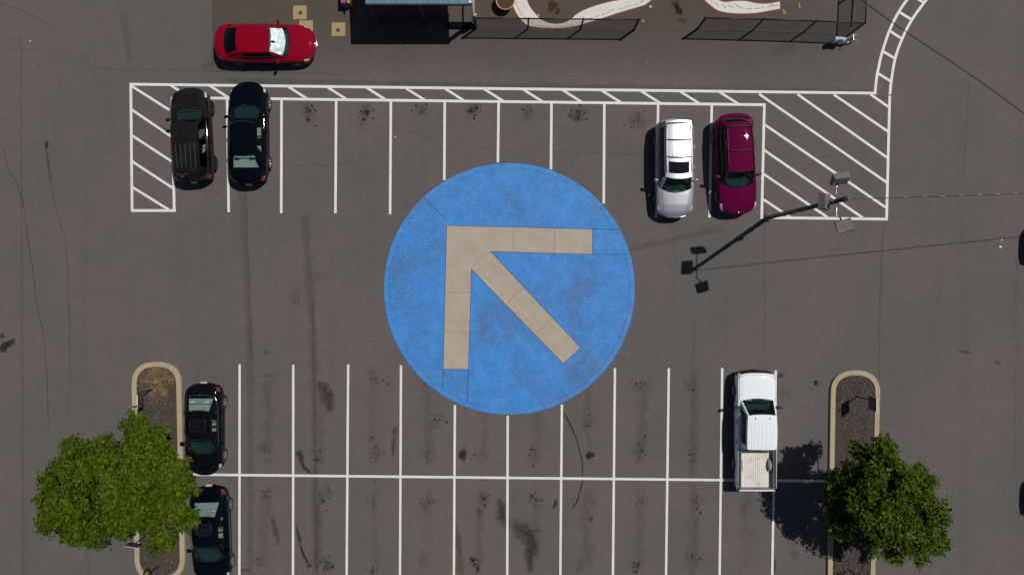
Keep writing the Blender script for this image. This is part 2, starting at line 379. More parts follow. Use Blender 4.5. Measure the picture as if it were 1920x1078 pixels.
# wheel-worn bands and lane seams
for (pts, w, a, c) in [
    ([(452, 330), (462, 520), (470, 690), (470, 1100)], 14, .28, DK), ([(460, 330), (466, 520), (473, 690)], 4, .35, DK),
    ([(572, 400), (580, 520), (590, 680), (594, 1100)], 18, .33, DK), ([(587, 560), (594, 1100)], 7, .35, DK),
    ([(1302, 690), (1298, 1090)], 20, .22, DK), ([(1302, 600), (1296, 900)], 5, .22, DK), ([(40, 60), (42, 700), (44, 1100)], 5, .25, DK), ([(178, 120), (176, 420), (180, 690)], 3, .22, (.2, .18, .17)),
    ([(1800, 230), (1800, 420), (1815, 700), (1808, 1080)], 22, .16, (.16, .13, .12)), ([(1908, 480), (1908, 1080)], 26, .18, (.14, .12, .11)), ([(1655, 420), (1650, 560), (1648, 720)], 3, .35, DK),
    ([(760, -20), (770, 130)], 30, .10, DK), ([(230, 20), (246, 120)], 16, .22, DK), ([(700, 290), (640, 310), (536, 312)], 3, .2, DK), ([(420, 151), (900, 160), (1640, 172)], 10, .3, DK),
    ([(1100, 485), (1240, 455), (1360, 428)], 14, .30, DK), ([(735, 240), (820, 262), (830, 300)], 2.5, .3, DK), ([(1040, 285), (1220, 290)], 2.5, .35, DK), ([(0, 92), (180, 100), (178, 130)], 2.2, .25, DK),
    ([(178, 130), (420, 134)], 3, .3, DK), ([(399, -20), (399, 128)], 3.5, .45, DK), ([(399, 128), (396, 134), (640, 140)], 3, .35, DK), ([(896, 55), (1190, 58)], 3, .4, DK), ([(1310, 58), (1600, 64)], 3, .4, DK), ([(1190, 58), (1310, 58)], 2, .25, DK)]:
    S.strip(pts, w * 1.35, a * .5, (.035, .034, .031) if c is DK else c, jit=.4)
# cracks
for pts, w, a in [
    ([(0, 268), (10, 290), (14, 318), (32, 345), (42, 375), (46, 400), (55, 460), (62, 500), (66, 560), (80, 620), (88, 700), (92, 800)], 3.2, .75),
    ([(84, 266), (92, 330), (104, 378), (112, 420), (122, 450), (128, 520), (130, 600), (132, 700), (128, 780)], 2.6, .7), ([(84, 264), (90, 300), (96, 340)], 6, .6),
    ([(0, 8), (40, 20), (70, 34), (95, 50)], 3.2, .55), ([(150, 102), (165, 118), (185, 156)], 2.4, .5), ([(1434, 430), (1430, 480), (1434, 560), (1432, 660)], 2.6, .6), ([(1660, 415), (1655, 470), (1652, 640)], 2.2, .45),
    ([(1816, 140), (1814, 200), (1810, 260), (1806, 330)], 2.2, .5), ([(1640, 150), (1560, 152), (1500, 140)], 2, .35), ([(1660, 152), (1662, 176), (1655, 190)], 2, .5), ([(160, 1030), (166, 1060), (164, 1090)], 3, .55), ([(1905, 480), (1906, 640), (1902, 880)], 2.5, .4), ([(1640, 290), (1600, 288), (1530, 296)], 2, .35)]:
    S.strip(pts, w * .85, a * .42, DK, jit=.55, ends=False)
# arc left by a turning tyre
S.strip([(1050, 760), (1066, 790), (1082, 825), (1092, 865), (1092, 905), (1082, 940), (1072, 956)], 5, .55, DK, jit=.2)
# oil patches with their own outlines
for q in [(612, 745, 14, 28, .3, -.2), (606, 724, 12, 12, .35, .2), (868, 853, 8, 14, .6, .25),
          (580, 1060, 6, 4, .5, 0), (940, 960, 10, 22, .3, .15), (985, 1005, 20, 20, .3, .3), (994, 1035, 14, 28, .3, .1), (1106, 853, 9, 8, .85, 0), (1041, 945, 4, 12, .6, .2),
          (12, 648, 18, 10, .7, -.6), (4, 630, 6, 5, .7, 0), (88, 272, 4, 7, .7, 0), (1530, 718, 6, 5, .8, .4), (1463, 704, 8, 5, .5, 0), (1108, 972, 6, 7, .35, .2), (460, 1068, 12, 4, .3, 0), (1900, 440, 0, 0, 0, 0), (1272, 18, 8, 12, .7, -.5), (1266, 8, 10, 8, .35, 0), (1280, 40, 10, 6, .3, 0), (900, 960, 8, 8, .3, 0),
          (1810, 660, 14, 4, .3, .3), (1870, 680, 8, 5, .3, 0), (1450, 1060, 8, 14, .35, 0), (1432, 958, 6, 8, .2, 0), (500, 660, 9, 4, .2, 0), (885, 455, 5, 20, .0, 0), (760, 600, 8, 14, .15, 0)]:
    if q[2]: S.blob(q[0], q[1], q[2], q[3], q[4], -q[5], DK, .3, .35)
for q in [(858, 1010, 8, 34, .55, -.05, (.12, .085, .03)), (862, 1055, 11, 26, .5, -.1, (.12, .085, .03)), (1008, 994, 8, 8, .5, 0, (.13, .09, .045)), (1036, 12, 12, 10, .8, .2, (.055, .028, .012)), (1046, 22, 6, 7, .8, .4, (.06, .03, .01)), (303, 243, 9, 8, .75, 0, (.10, .07, .035)), (676, 682, 6, 6, .35, 0, (.2, .15, .07)),
          (178, 665, 18, 10, .35, 0, (.2, .18, .17)), (1080, 12, 0, 0, 0, 0, DK), (1400, 770, 0, 0, 0, 0, DK), (390, 124, 14, 8, .7, 0, (.13, .1, .07)), (1475, 92, 30, 14, .35, 0, (.13, .10, .07)), (1490, 1040, 10, 16, .2, 0, (.05, .05, .05))]:
    if q[2]: S.blob(*q[:5], -q[5], q[6], .35, .5)
# tapering spill streaks
for pts, w, a in [([(556, 843), (563, 855), (567, 868)], 15, .6), ([(564, 862), (570, 876), (586, 889)], 7, .7), ([(555, 983), (560, 1005), (563, 1022)], 9, .5), ([(562, 1018), (569, 1040), (583, 1062)], 7, .65), ([(740, 798), (742, 818)], 15, .35), ([(741, 812), (737, 838), (736, 862)], 9, .4), ([(508, 966), (514, 990), (524, 1022)], 17, .33), ([(863, 838), (870, 864)], 16, .6),
                  ([(934, 930), (946, 975), (956, 992)], 20, .35), ([(956, 985), (985, 990), (1000, 1015), (1006, 1045)], 30, .35), ([(990, 1020), (996, 1075)], 18, .35), ([(604, 722), (616, 740), (622, 775)], 24, .32), ([(596, 745), (612, 748)], 14, .2)]: S.strip(pts, w, a, DK, jit=.5)
# a fine speckle down the middle of each stall
for x0, ylo, yhi in [(x, a_, b_) for x in (500, 601, 702, 802, 902, 1002, 1102, 1203, 1302, 1400) for a_, b_ in ((700, 885), (905, 1078))] + [(x, 195, 390) for x in (580, 682, 784, 885, 985, 1085, 1185)]:
    for _ in range(26):
        y = random.triangular(ylo, yhi, (ylo + yhi) / 2)
        if (y < 400 and math.hypot(x0 - 955, y - 542) < 245) or (y > 690 and math.hypot(x0 - 955, y - 542) < 245): continue
        r = random.uniform(.35, .9); S.blob(x0 + random.gauss(0, 13), y, r, r * random.uniform(.8, 1.6), random.uniform(.3, .8), 0, DK, .3, .3, 6)
    if ylo > 600: S.strip([(x0 + random.uniform(-6, 6), ylo + 10), (x0 + random.uniform(-6, 6), (ylo + yhi) / 2), (x0 + random.uniform(-6, 6), yhi - 10)], random.uniform(18, 34), random.uniform(.04, .14), DK, jit=1.5)
# drips where engines stood, one cluster to a stall
def drips(px, py, n, sx, sy, big=1.0):
    k = random.uniform(.45, 1.0); n = int(n * random.uniform(.5, 1.15)); sx *= random.uniform(.7, 1.2); sy *= random.uniform(.8, 1.25)
    S.blob(px, py, sx * 1.3, sy * 1.3, .22 if py < 300 else .12, 0, DK, .35, .9)
    for _ in range(n):
        r = abs(random.gauss(0, 1)) * 1.2 * big + .5
        S.blob(px + random.gauss(0, sx * .62), py + random.gauss(0, sy * .62), r, r * random.uniform(.7, 1.5), random.uniform(.35, 1.0) * k * (1 if py < 300 else .75), random.uniform(0, 3), DK, .35, .3, 9)
for q in [(578, 214, 60, 13, 20, 1.1), (685, 212, 50, 13, 18, 1.2), (787, 208, 36, 13, 12, 1.3), (888, 206, 44, 17, 14, 1.5), (990, 212, 26, 12, 12, 1.0), (1086, 214, 55, 13, 15, 1.7), (1195, 226, 30, 14, 12, .8), (495, 840, 34, 12, 12, .9), (596, 860, 22, 9, 12, .8), (702, 710, 36, 12, 20, 1.0), (704, 850, 50, 14, 18, 1.1), (700, 940, 40, 13, 18, 1.1), (820, 790, 26, 16, 12, .9), (799, 850, 26, 10, 14, 1.0),
          (800, 945, 46, 14, 14, 1.4), (902, 850, 24, 18, 9, 1.1), (908, 935, 38, 12, 12, 1.2), (1000, 850, 36, 12, 14, 1.0), (1005, 940, 30, 12, 10, 1.3), (1105, 790, 14, 10, 14, 1.2), (1112, 945, 34, 12, 12, 1.0), (1196, 722, 22, 18, 8, 1.5), (1200, 842, 34, 14, 14, .9), (1205, 940, 28, 13, 10, 1.1), (1296, 722, 26, 9, 12, 1.4), (1300, 850, 22, 8, 12, 1.1), (1305, 940, 28, 12, 12, 1.0), (1300, 1045, 28, 12, 12, 1.1), (1395, 955, 22, 14, 8, .8),
          (500, 925, 36, 14, 12, 1.1), (612, 925, 36, 10, 16, 1.2), (485, 1050, 24, 12, 10, .9), (612, 1060, 40, 14, 12, 1.2), (700, 1070, 36, 14, 8, 1.3), (795, 1050, 34, 14, 16, .9), (895, 1060, 34, 12, 14, 1.5), (1190, 1060, 34, 16, 10, 1.2), (1090, 1060, 22, 14, 12, .8), (555, 560, 20, 10, 22, .7), (590, 520, 12, 30, 12, .6), (505, 705, 10, 18, 4, .8), (1470, 735, 14, 12, 12, .7), (720, 60, 0, 1, 1, 1)]:
    if q[2]: drips(*q)
for _ in range(260):
    r = random.uniform(.4, 1.3); S.blob(random.uniform(0, 1920), random.uniform(0, 1078), r, r, random.uniform(.3, .8), 0, DK, .3, .3, 7)
for _ in range(46):
    r = random.uniform(.5, 1.1); S.blob(random.uniform(0, 1920), random.uniform(0, 1078), r, r, .8, 0, (.5, .48, .45), .3, .3, 7)
for q in [(1220, 13, 2.2, 2.4), (741, 257, 1.4, 1.3), (57, 77, 1.4, 1.4), (1878, 450, 2, 1.5), (1876, 463, 2.6, 2), (1010, 29, 1.3, 1.2)]: S.blob(q[0], q[1], q[2], q[3], 1, 0, (.75, .73, .7), .25, .2)
for q in [(1471, 24, 4, 3), (1468, 20, 2, 2), (1499, 10, 1.2, 6), (1206, 40, 2, 3), (1500, 15, 3, 1.5), (709, 231, 1, 1)]: S.blob(q[0], q[1], q[2], q[3], .85, .3, (.5, .36, .08), .4, .3)
S.build('ground_stains', .008)

# ---------------------------------------------------------------- road markings
LB = MB()
def line(p, q, w=5.0, z=.012, mb=None, mi=0, ext=0):
    a, c = G(*p), G(*q); t = (c - a).normalized(); n = Vector((-t.y, t.x, 0)) * (w / 39 / 2); a = a - t * ext / 39; c = c + t * ext / 39
    (mb or LB).sheet([tuple((a + n)[:2]), tuple((a - n)[:2]), tuple((c - n)[:2]), tuple((c + n)[:2])], z, mi)
def band(pts, w=5.0, z=.012, mb=None, mi=0):
    P = [G(*p) for p in pts]; L = []; Rr = []
    for i, p in enumerate(P):
        t = (P[min(i + 1, len(P) - 1)] - P[max(i - 1, 0)]).normalized(); n = Vector((-t.y, t.x, 0)) * (w / 39 / 2); L.append(p + n); Rr.append(p - n)
    V = [(*q[:2], z) for pr in zip(L, Rr) for q in pr]
    (mb or LB).add(V, [(2 * i, 2 * i + 1, 2 * i + 3, 2 * i + 2) for i in range(len(P) - 1)], mi, False)
def spline(pts, m=8):
    o = []; k = len(pts)
    for i in range(k - 1):
        p0, p1, p2, p3 = (Vector(pts[max(i - 1, 0)]), Vector(pts[i]), Vector(pts[i + 1]), Vector(pts[min(i + 2, k - 1)]))
        for j in range(m):
            t = j / m; o.append(.5 * ((2 * p1) + (-p0 + p2) * t + (2 * p0 - 5 * p1 + 4 * p2 - p3) * t * t + (-p0 + 3 * p1 - 3 * p2 + p3) * t ** 3))
    o.append(Vector(pts[-1])); return o
def lowy(x): return 184.7 + (x - 390) * 12.3 / 1043
def uppy(x): return 158.5 + (x - 245) * 17 / 1395
Z2 = .016; Z3 = .020
line((243, 158.5), (1642.5, 175.3)); line((322, 183.6), (1435.5, 197))
line((245.5, 158), (248, 395), z=Z2); line((246, 395), (330, 395)); line((322.5, 184), (327, 395), z=Z2)
for p, q in [((247, 162), (318, 207)), ((247, 206), (322, 257)), ((247, 254), (325, 305)), ((248, 303), (326, 354)), ((248, 351), (317, 393.5))]: line(p, q, 4.6, Z3)
for k in range(15):
    x = 320 + 73.45 * k; line((x, uppy(x) + 1), (x + 36, lowy(x + 36) - 1), 4.6, Z3)
for x0, x1, y1 in [(426, 429, 398), (528, 527.5, 400), (630.5, 629, 400), (733, 731.5, 402), (834, 833, 338), (935, 933.5, 305), (1034, 1033, 318), (1133, 1132, 382), (1234, 1230, 408), (1334.5, 1330, 408)]: line((x0, lowy(x0)), (x1, y1), 4.7, Z2)
line((1433, 195), (1428, 409), 5, Z2); line((1426, 408), (1664.5, 411)); line((1668, 178), (1662, 413), 5, Z2)
for p, q in [((1423, 177), (1663, 343)), ((1495, 177.5), (1664.5, 297)), ((1563, 178), (1666, 248)), ((1632, 178), (1667, 202)), ((1433, 234), (1663, 391)), ((1432.5, 282), (1618, 409)), ((1432, 327), (1551, 407.5)), ((1431, 374), (1482, 408))]: line(p, q, 4.6, Z3)
band(spline([(1640.3, 177.5), (1643, 150), (1647, 128), (1654, 98), (1668, 57), (1684.5, 24), (1701, 0), (1724, -28), (1760, -64)]), 5, Z2)
band(spline([(1668, 180), (1671, 152), (1678, 111), (1691, 74), (1709.5, 38), (1737, 0), (1762, -30), (1790, -60)]), 5, Z2)
for p, q in [((1647, 139), (1671, 154)), ((1655, 97), (1679, 111.5)), ((1668, 59), (1691, 74)), ((1686, 24), (1709.5, 38)), ((1715, -4), (1732, 6)), ((1745, -35), (1763, -24))]: line(p, q, 4.8, Z3)
for x0, x1, y0 in [(449.5, 449, 683), (550, 549.5, 684), (653, 650, 683), (752, 750, 685), (853, 851, 759), (952, 951, 779), (1053.5, 1050.5, 758), (1153, 1149, 690), (1254, 1248.5, 690), (1354, 1349, 690), (1454.5, 1447.5, 694)]: line((x0, y0), (x1, 1090), 4.4, Z2)
line((352, 889), (1548, 901.5), 4.6)
tag(LB.build('road_markings', M['line']), kind='structure')

# ---------------------------------------------------------------- blue emblem
c0 = G(955, 542); RAD = 235.3 / 39
em = thing('paved_circle', (0, 0, 0), 0, 'huge round blue painted brick paving with a tan arrow, centre of the lot', 'ground emblem')
b = MB(); b.prism([(c0.x + (RAD - .24) * math.cos(2 * math.pi * i / 128), c0.y + (RAD - .24) * math.sin(2 * math.pi * i / 128)) for i in range(128)], .003, .022); b.build('brick_field', M['brick'], em)
b = MB(); nn = 160
ring = [(RAD, .002), (RAD, .025), (RAD - .236, .025), (RAD - .236, .002)]
V = [(c0.x + r * math.cos(2 * math.pi * i / nn), c0.y + r * math.sin(2 * math.pi * i / nn), z) for i in range(nn + 1) for r, z in ring]
b.add(V, [(i * 4 + k, i * 4 + 4 + k, i * 4 + 5 + k, i * 4 + 1 + k) for i in range(nn) for k in range(3)], 0, False)
rg = b.build('brick_border', M['brick_ring'], em, True)
uv = rg.data.uv_layers.new(name='UVMap')
for lp in rg.data.loops:
    i, k = divmod(lp.vertex_index, 4); uv.data[lp.index].uv = (2 * math.pi * RAD * i / nn, 0.001 + (.238 if k in (0, 1) else 0))
b = MB()
b.prism([tuple(G(x, y)[:2]) for x, y in [(838, 423.4), (1110.8, 430.2), (1109.7, 476.5), (918.5, 471.3), (1087.9, 651.5), (1055.8, 680.8), (883.6, 504), (877.9, 692), (831.5, 691.2)]], .004, .030)
ar = b.build('concrete_arrow', M['arrow'], em)
b = MB()
for p, q in [((962.5, 427), (962.5, 472.5)), ((1040, 429), (1039.5, 474.5)), ((835.7, 547.5), (881.6, 548.3)), ((833.7, 621), (879.6, 622)), ((918, 472), (884, 503.5)), ((981, 537.5), (951.5, 568)), ((1035, 596.5), (1007.5, 623))]:
    b = MB(); line(p, q, 1.0, .034, b); b.build('slab_joint', M['joint'], ar)
b = MB(); AP = [(838, 423.4), (1110.8, 430.2), (1109.7, 476.5), (918.5, 471.3), (1087.9, 651.5), (1055.8, 680.8), (883.6, 504), (877.9, 692), (831.5, 691.2)]
for i in range(len(AP)): line(AP[i], AP[(i + 1) % len(AP)], 2.0, .0265, b)
for p, q in [((1111, 430), (1161, 430)), ((1110, 476.5), (1181, 477.5)), ((831.5, 691), (830, 728)), ((878, 692), (876.5, 757)), ((794, 372), (836, 412))]: line(p, q, 1.0, .0265, b)
b.build('paving_joint', M['bluejoint'], em)

# ---------------------------------------------------------------- painted ribbons
def ribbon(outer, inner, label, seed, words):
    r = random.Random(seed); O, I = spline(outer, 6), spline(inner, 6); k = max(len(O), len(I))
    def rs(P): return [P[min(len(P) - 1, int(i * (len(P) - 1) / (k - 1)))] for i in range(k)]
    O, I = rs(O), rs(I); root = thing('painted_ribbon', (0, 0, 0), 0, label, 'painted ribbon', 'white ribbons painted on the paving')
    b = MB(); V = [(*G(*p)[:2], .012) for pr in zip(O, I) for p in pr]
    b.add(V, [(2 * i, 2 * i + 1, 2 * i + 3, 2 * i + 2) for i in range(k - 1)], 0, False); b.build('white_band', M['ribbon'], root)
    b = MB(); band(O, 2.6, .016, b); band(I, 1.8, .016, b); b.build('red_border', M['ribbon_red'], root)
    i = 3
    while i < k - 4:
        o_, n_ = O[i], I[i]; t = (O[i + 1] - O[i - 1]); t = t.normalized() if t.length > 0 else Vector((1, 0)); nn = Vector((-t.y, t.x)); c = o_.lerp(n_, words[0] + r.uniform(-.06, .06)); b = MB(); q = 0.0
        L_ = r.uniform(5, 11)
        while q < L_:
            p = c + t * q + nn * r.uniform(-.4, .4); h_ = r.uniform(.7, 1.6)
            line(p - nn * h_ * .5, p + nn * h_ * .5 + t * r.uniform(-.4, .6), .45, .020, b)
            line(p - nn * .5, p + t * r.uniform(.6, 1.2) + nn * r.uniform(-.5, .5), .4, .022, b); q += r.uniform(.9, 1.5)
        b.build('handwriting', M['ink'], root); step = L_ + 3; d = 0
        while d < step and i < k - 4: d += (O[i + 1] - O[i]).length; i += 1
    for _ in range(7):
        i = r.randrange(2, k - 2); c = O[i].lerp(I[i], r.uniform(.55, .85)); b = MB(); line(c, c + Vector((r.uniform(1, 4), r.uniform(-3, 3))), 2.0, .018, b); b.build('yellow_mark', M['inky'], root)
ox = lambda X, Y: (940 + .1875 * X, .1876 * Y)
ribbon([ox(60, -260), ox(95, -90), ox(105, 0), ox(115, 75), ox(170, 175), ox(240, 250), ox(300, 272), ox(400, 285), ox(500, 290), ox(620, 287), ox(750, 267), ox(900, 225), ox(1000, 195), ox(1150, 145), ox(1300, 100), ox(1420, 65), ox(1470, 35), ox(1510, 0), ox(1570, -80)],
       [ox(215, -260), ox(240, -90), ox(260, 0), ox(290, 70), ox(340, 135), ox(400, 195), ox(470, 228), ox(540, 238), ox(620, 230), ox(690, 195), ox(750, 145), ox(830, 100), ox(950, 55), ox(1100, 15), ox(1180, 0), ox(1290, -50), ox(1400, -120)],
       'long white ribbon with red edges curling in a wide U under the left fence', 3, (.3,))
oy = lambda X, Y: (1270 + .2552 * X, .2552 * Y)
ribbon([oy(80, -130), oy(150, -40), oy(190, 0), oy(240, 45), oy(300, 85), oy(380, 102), oy(480, 107), oy(580, 102), oy(680, 85), oy(755, 72)],
       [oy(210, -130), oy(270, -40), oy(300, -2), oy(350, 15), oy(420, 8), oy(500, 8), oy(580, 24), oy(650, 28), oy(720, 18), oy(752, 12)],
       'short white ribbon with red edges ending in a square tip above the right fence', 5, (.5,))

# ---------------------------------------------------------------- kerbed islands
def island(xl0, xl1, xr0, xr1, ytop, ybot, label, seed):
    r = random.Random(seed); c = G((xl0 + xr0) / 2, (ytop + ybot) / 2); root = thing('traffic_island', (0, 0, 0), 0, label, 'traffic island', 'kerbed islands at the ends of the rows')
    def outline(d):
        P = []; h = (xr0 - xl0) / 2; yt = ytop + h * .95; yb = ybot - h * .95
        def X(side, y):
            f = (y - ytop) / (ybot - ytop); return (xl0 + (xl1 - xl0) * f + d) if side < 0 else (xr0 + (xr1 - xr0) * f - d)
        for i in range(25):
            t = math.pi * i / 24; cx = (X(-1, yt) + X(1, yt)) / 2; hw = (X(1, yt) - X(-1, yt)) / 2
            P.append((cx - hw * math.copysign(abs(math.cos(t)) ** .82, math.cos(t)), yt - (h * .95 - d) * math.sin(t) ** .82))
        for i in range(25):
            t = math.pi * i / 24; cx = (X(-1, yb) + X(1, yb)) / 2; hw = (X(1, yb) - X(-1, yb)) / 2
            P.append((cx + hw * math.copysign(abs(math.cos(t)) ** .82, math.cos(t)), yb + (h * .95 - d) * math.sin(t) ** .82))
        return [G(*p) for p in P]
    prof = [(0, 0.0), (.2, .13), (.9, .15), (9.0, .15), (9.4, .14), (9.6, .02)]
    rings = [[(p.x, p.y, z) for p in outline(d)] for d, z in prof]; k = len(rings[0])
    b = MB(); b.add([p for rg_ in rings for p in rg_], [(j * k + i, j * k + (i + 1) % k, (j + 1) * k + (i + 1) % k, (j + 1) * k + i) for j in range(len(prof) - 1) for i in range(k)], 0, False)
    kb = b.build('kerb', M['kerb'], root, True)
    b = MB(); A, B = outline(0), outline(9.5)
    for i in range(4, k, 7):
        p, q = A[i], B[i]; t = (q - p).normalized(); n = Vector((-t.y, t.x, 0)) * .008
        b = MB(); b.add([(*(p + n)[:2], .1535), (*(p - n)[:2], .1535), (*(q - n)[:2], .1535), (*(q + n)[:2], .1535)], [(0, 1, 2, 3)], 0, False)
        b.build('kerb_joint', M['joint'], kb)
    inn = outline(9.4); cc = sum(inn, Vector()) / k
    b = MB(); vs = []; fs = []
    for j in range(9):
        f = j / 8
        for i in range(k):
            p = cc.lerp(inn[i], f); vs.append((p.x, p.y, .09 + .07 * (1 - f ** 3) + (r.uniform(-.015, .015) if 0 < j < 8 else 0)))
    for j in range(8):
        for i in range(k): fs.append((j * k + i, j * k + (i + 1) % k, (j + 1) * k + (i + 1) % k, (j + 1) * k + i))
    b.add(vs, fs, 0, True)
    for _ in range(2200):       # wood chips
        i = r.randrange(k); p = cc.lerp(inn[i].lerp(inn[(i + 1) % k], r.random()), math.sqrt(r.random()) * .98); a = r.uniform(0, 6.28); l = r.uniform(.012, .045); w = r.uniform(.006, .016)
        d = Vector((math.cos(a), math.sin(a), r.uniform(-.3, .3))) * l; e = Vector((-math.sin(a), math.cos(a), r.uniform(-.3, .3))) * w; p = Vector((p.x, p.y, .15 + r.uniform(0, .03)))
        b.add([p - d - e, p + d - e, p + d + e, p - d + e], [(0, 1, 2, 3)], 1 if r.random() < .16 else 2, False)
    b.build('mulch_bed', [M['mulch'], simple('pale_chip', (.20, .165, .145), .9) if 'pale_chip' not in bpy.data.materials else bpy.data.materials['pale_chip'], M['soil']], root)
island(248, 255, 341, 349.5, 677.5, 1088, 'left kerbed island with a rust patch in its mulch', 1)
island(1556, 1549, 1649.5, 1638, 693.5, 1118, 'right kerbed island with dark even mulch', 2)

# ---------------------------------------------------------------- cars
SEC_Y = [0, .30, .55, .75, .86, .94, .985, 1.0, .992, .96, .88, 0]
def sect(w, zt, zs, zb):
    h = zs - zb; c = zt - zs
    Z = [zt, zt - .06 * c, zt - .18 * c, zt - .40 * c, zs + .32 * c, zs, zs - .18 * h, zs - .42 * h, zs - .70 * h, zb + .10 * h, zb, zb]
    return [(w * y, z) for y, z in zip(SEC_Y, Z)]
ALIST = [i * .5 for i in range(10)] + [5 + i * .25 for i in range(20)] + [10, 11]
def catm(P, a):
    i = min(int(a), len(P) - 2); t = a - i
    if i >= 9: return tuple(P[i][k] + (P[i + 1][k] - P[i][k]) * t for k in (0, 1))
    p0, p1, p2, p3 = P[max(i - 1, 0)], P[i], P[i + 1], P[min(i + 2, len(P) - 1)]
    if i == 0: p0 = (-P[1][0], P[1][1])
    return tuple(.5 * (2 * p1[k] + (p2[k] - p0[k]) * t + (2 * p0[k] - 5 * p1[k] + 4 * p2[k] - p3[k]) * t * t + (-p0[k] + 3 * p1[k] - 3 * p2[k] + p3[k]) * t ** 3) for k in (0, 1))

def car(name, label, cat, loc, heading, S, group=None):
    root = thing(name, loc, heading, label, cat, group)
    K = np.array(sorted(S['keys'], key=lambda k: k[0]), float)           # x, w, zt, zs, zb
    sx = S['L'] / (K[-1, 0] - K[0, 0]); K[:, 0] = (K[:, 0] - (K[-1, 0] + K[0, 0]) / 2) * sx; K[:, 1] *= S['W'] / 2 / K[:, 1].max()
    X0, X1 = K[0, 0], K[-1, 0]
    fine = np.linspace(X0, X1, 500); prof = np.stack([np.interp(fine, K[:, 0], K[:, i]) for i in range(1, 5)], 1)
    kern = np.hanning(S.get('smooth', 27)); kern /= kern.sum(); hk = len(kern) // 2
    pad = np.vstack([2 * prof[0] - prof[hk:0:-1], prof, 2 * prof[-1] - prof[-2:-hk - 2:-1]])
    prof = np.stack([np.convolve(pad[:, i], kern, 'valid') for i in range(4)], 1)
    P_ = lambda x: [np.interp(x, fine, prof[:, i]) for i in range(4)]
    xaf, xar, RW = S['axf'] * sx, S['axr'] * sx, S.get('rw', .33)
    bF, bR = S.get('bowf', .26), S.get('bowr', .16)
    def bow(x):
        f = max(0, (x - xaf + .2) / (X1 - xaf + .2)); r = max(0, (xar + .1 - x) / (xar + .1 - X0)); return bF * f ** 1.6 * -1 + bR * r ** 1.6
    def hp(x, a, sd=1):
        w, zt, zs, zb = P_(x); y, z = catm(sect(w, zt, zs, zb), a); yf = y / max(w, 1e-6); return Vector((x + bow(x) * min(1, yf) ** 3.0, sd * y, z))
    def deck(x, y):
        w, zt, zs, zb = P_(x); s = sect(w, zt, zs, zb); return float(np.interp(abs(y), [q[0] for q in s[:6]], [q[1] for q in s[:6]]))
    xc, xf, xr, xb = (S[k] * sx for k in ('cowl', 'rf', 'rr', 'rb')); cb, rbw = S.get('cbow', .22), S.get('rbow', .12)
    H, wf, wr = S['H'], S['wrf'], S['wrr']; ku = S.get('belt', .865)
    WB = P_(xc)[0] * ku * .97; WR = P_(xb)[0] * S.get('cbelt', .83)
    bed = S.get('bed')
    if bed: bx0, bx1 = X0 + .09, bed * sx
    n = 92; xs = np.concatenate([[X0, X0 + .012, X0 + .03], np.linspace(X0 + .06, X1 - .06, n), [X1 - .03, X1 - .012, X1]]); nx = len(xs)
    V = {}; arch = S.get('arch', RW + .055)
    doors = S['doors']
    def cls(x, a):
        ax = abs
        yf = catm([(q, 0) for q in SEC_Y], min(a, 11))[0]
        if a < 4.0 and xb + .07 + rbw * yf * yf < x < xc - .07 - cb * yf * yf: return None
        if bed and a < 4.3 and bx0 < x < bx1: return None
        if S['head'][0] * sx < x < X1 - .012 + .1 and S['head'][1] < a < S['head'][2] and x > X1 - S['head'][3]: return 'headlight'
        if x < X0 + S['tail'][2] and S['tail'][0] < a < S['tail'][1]: return 'taillight'
        if S.get('bumpa') and x > X1 - S['bumpx']: return 'front_bumper'
        if a < 4.2 and xc + .02 - cb * yf * yf < x < X1 - S.get('hoodgap', .16): return 'hood'
        if not bed and a < 4.2 and X0 + .05 < x < xb - .06 + rbw * yf * yf and S.get('trunk', True): return 'trunk_lid'
        if bed and x < bx0: return 'tailgate' if a < 7.6 else 'rear_bumper'
        if x > X1 - S.get('bumpx', .22) and a > S.get('bumpa', 5.4): return 'front_bumper'
        if x < X0 + .20 and a > 6.0: return 'rear_bumper'
        if 5.0 <= a < 9.6:
            for k, (d0, d1) in enumerate(doors):
                if d1 * sx < x < d0 * sx: return 'door%d' % k
        return 'body'
    parts = {}
    def put(key, quad, smooth=True):
        parts.setdefault(key, MB()).add(quad, [tuple(range(len(quad)))], 0, smooth)
    for sd in (1, -1):
        g = [[hp(x, a, sd) for a in ALIST] for x in xs]; ins = [[False] * len(ALIST) for _ in xs]
        for i, x in enumerate(xs):
            for j, a in enumerate(ALIST):
                if a >= 5.25 and a <= 10:
                    for xa in (xaf, xar):
                        dx, dz = g[i][j].x - xa, g[i][j].z - RW; d = math.hypot(dx, dz)
                        if d < arch and dz > -RW * .99:
                            ins[i][j] = True; k = arch / max(d, 1e-4)
                            if d > arch * .55: g[i][j] = Vector((xa + dx * k, g[i][j].y, RW + dz * k))
        for i in range(nx - 1):
            for j in range(len(ALIST) - 1):
                if ins[i][j] and ins[i + 1][j] and ins[i][j + 1] and ins[i + 1][j + 1]: continue
                am = (ALIST[j] + ALIST[j + 1]) / 2; c = cls((xs[i] + xs[i + 1]) / 2, am)
                if c is None: continue
                if c.startswith('door') or c in ('headlight', 'taillight'): c += 'L' if sd > 0 else 'R'
                q = [g[i][j], g[i + 1][j], g[i + 1][j + 1], g[i][j + 1]]
                put(c, q if sd < 0 else q[::-1])
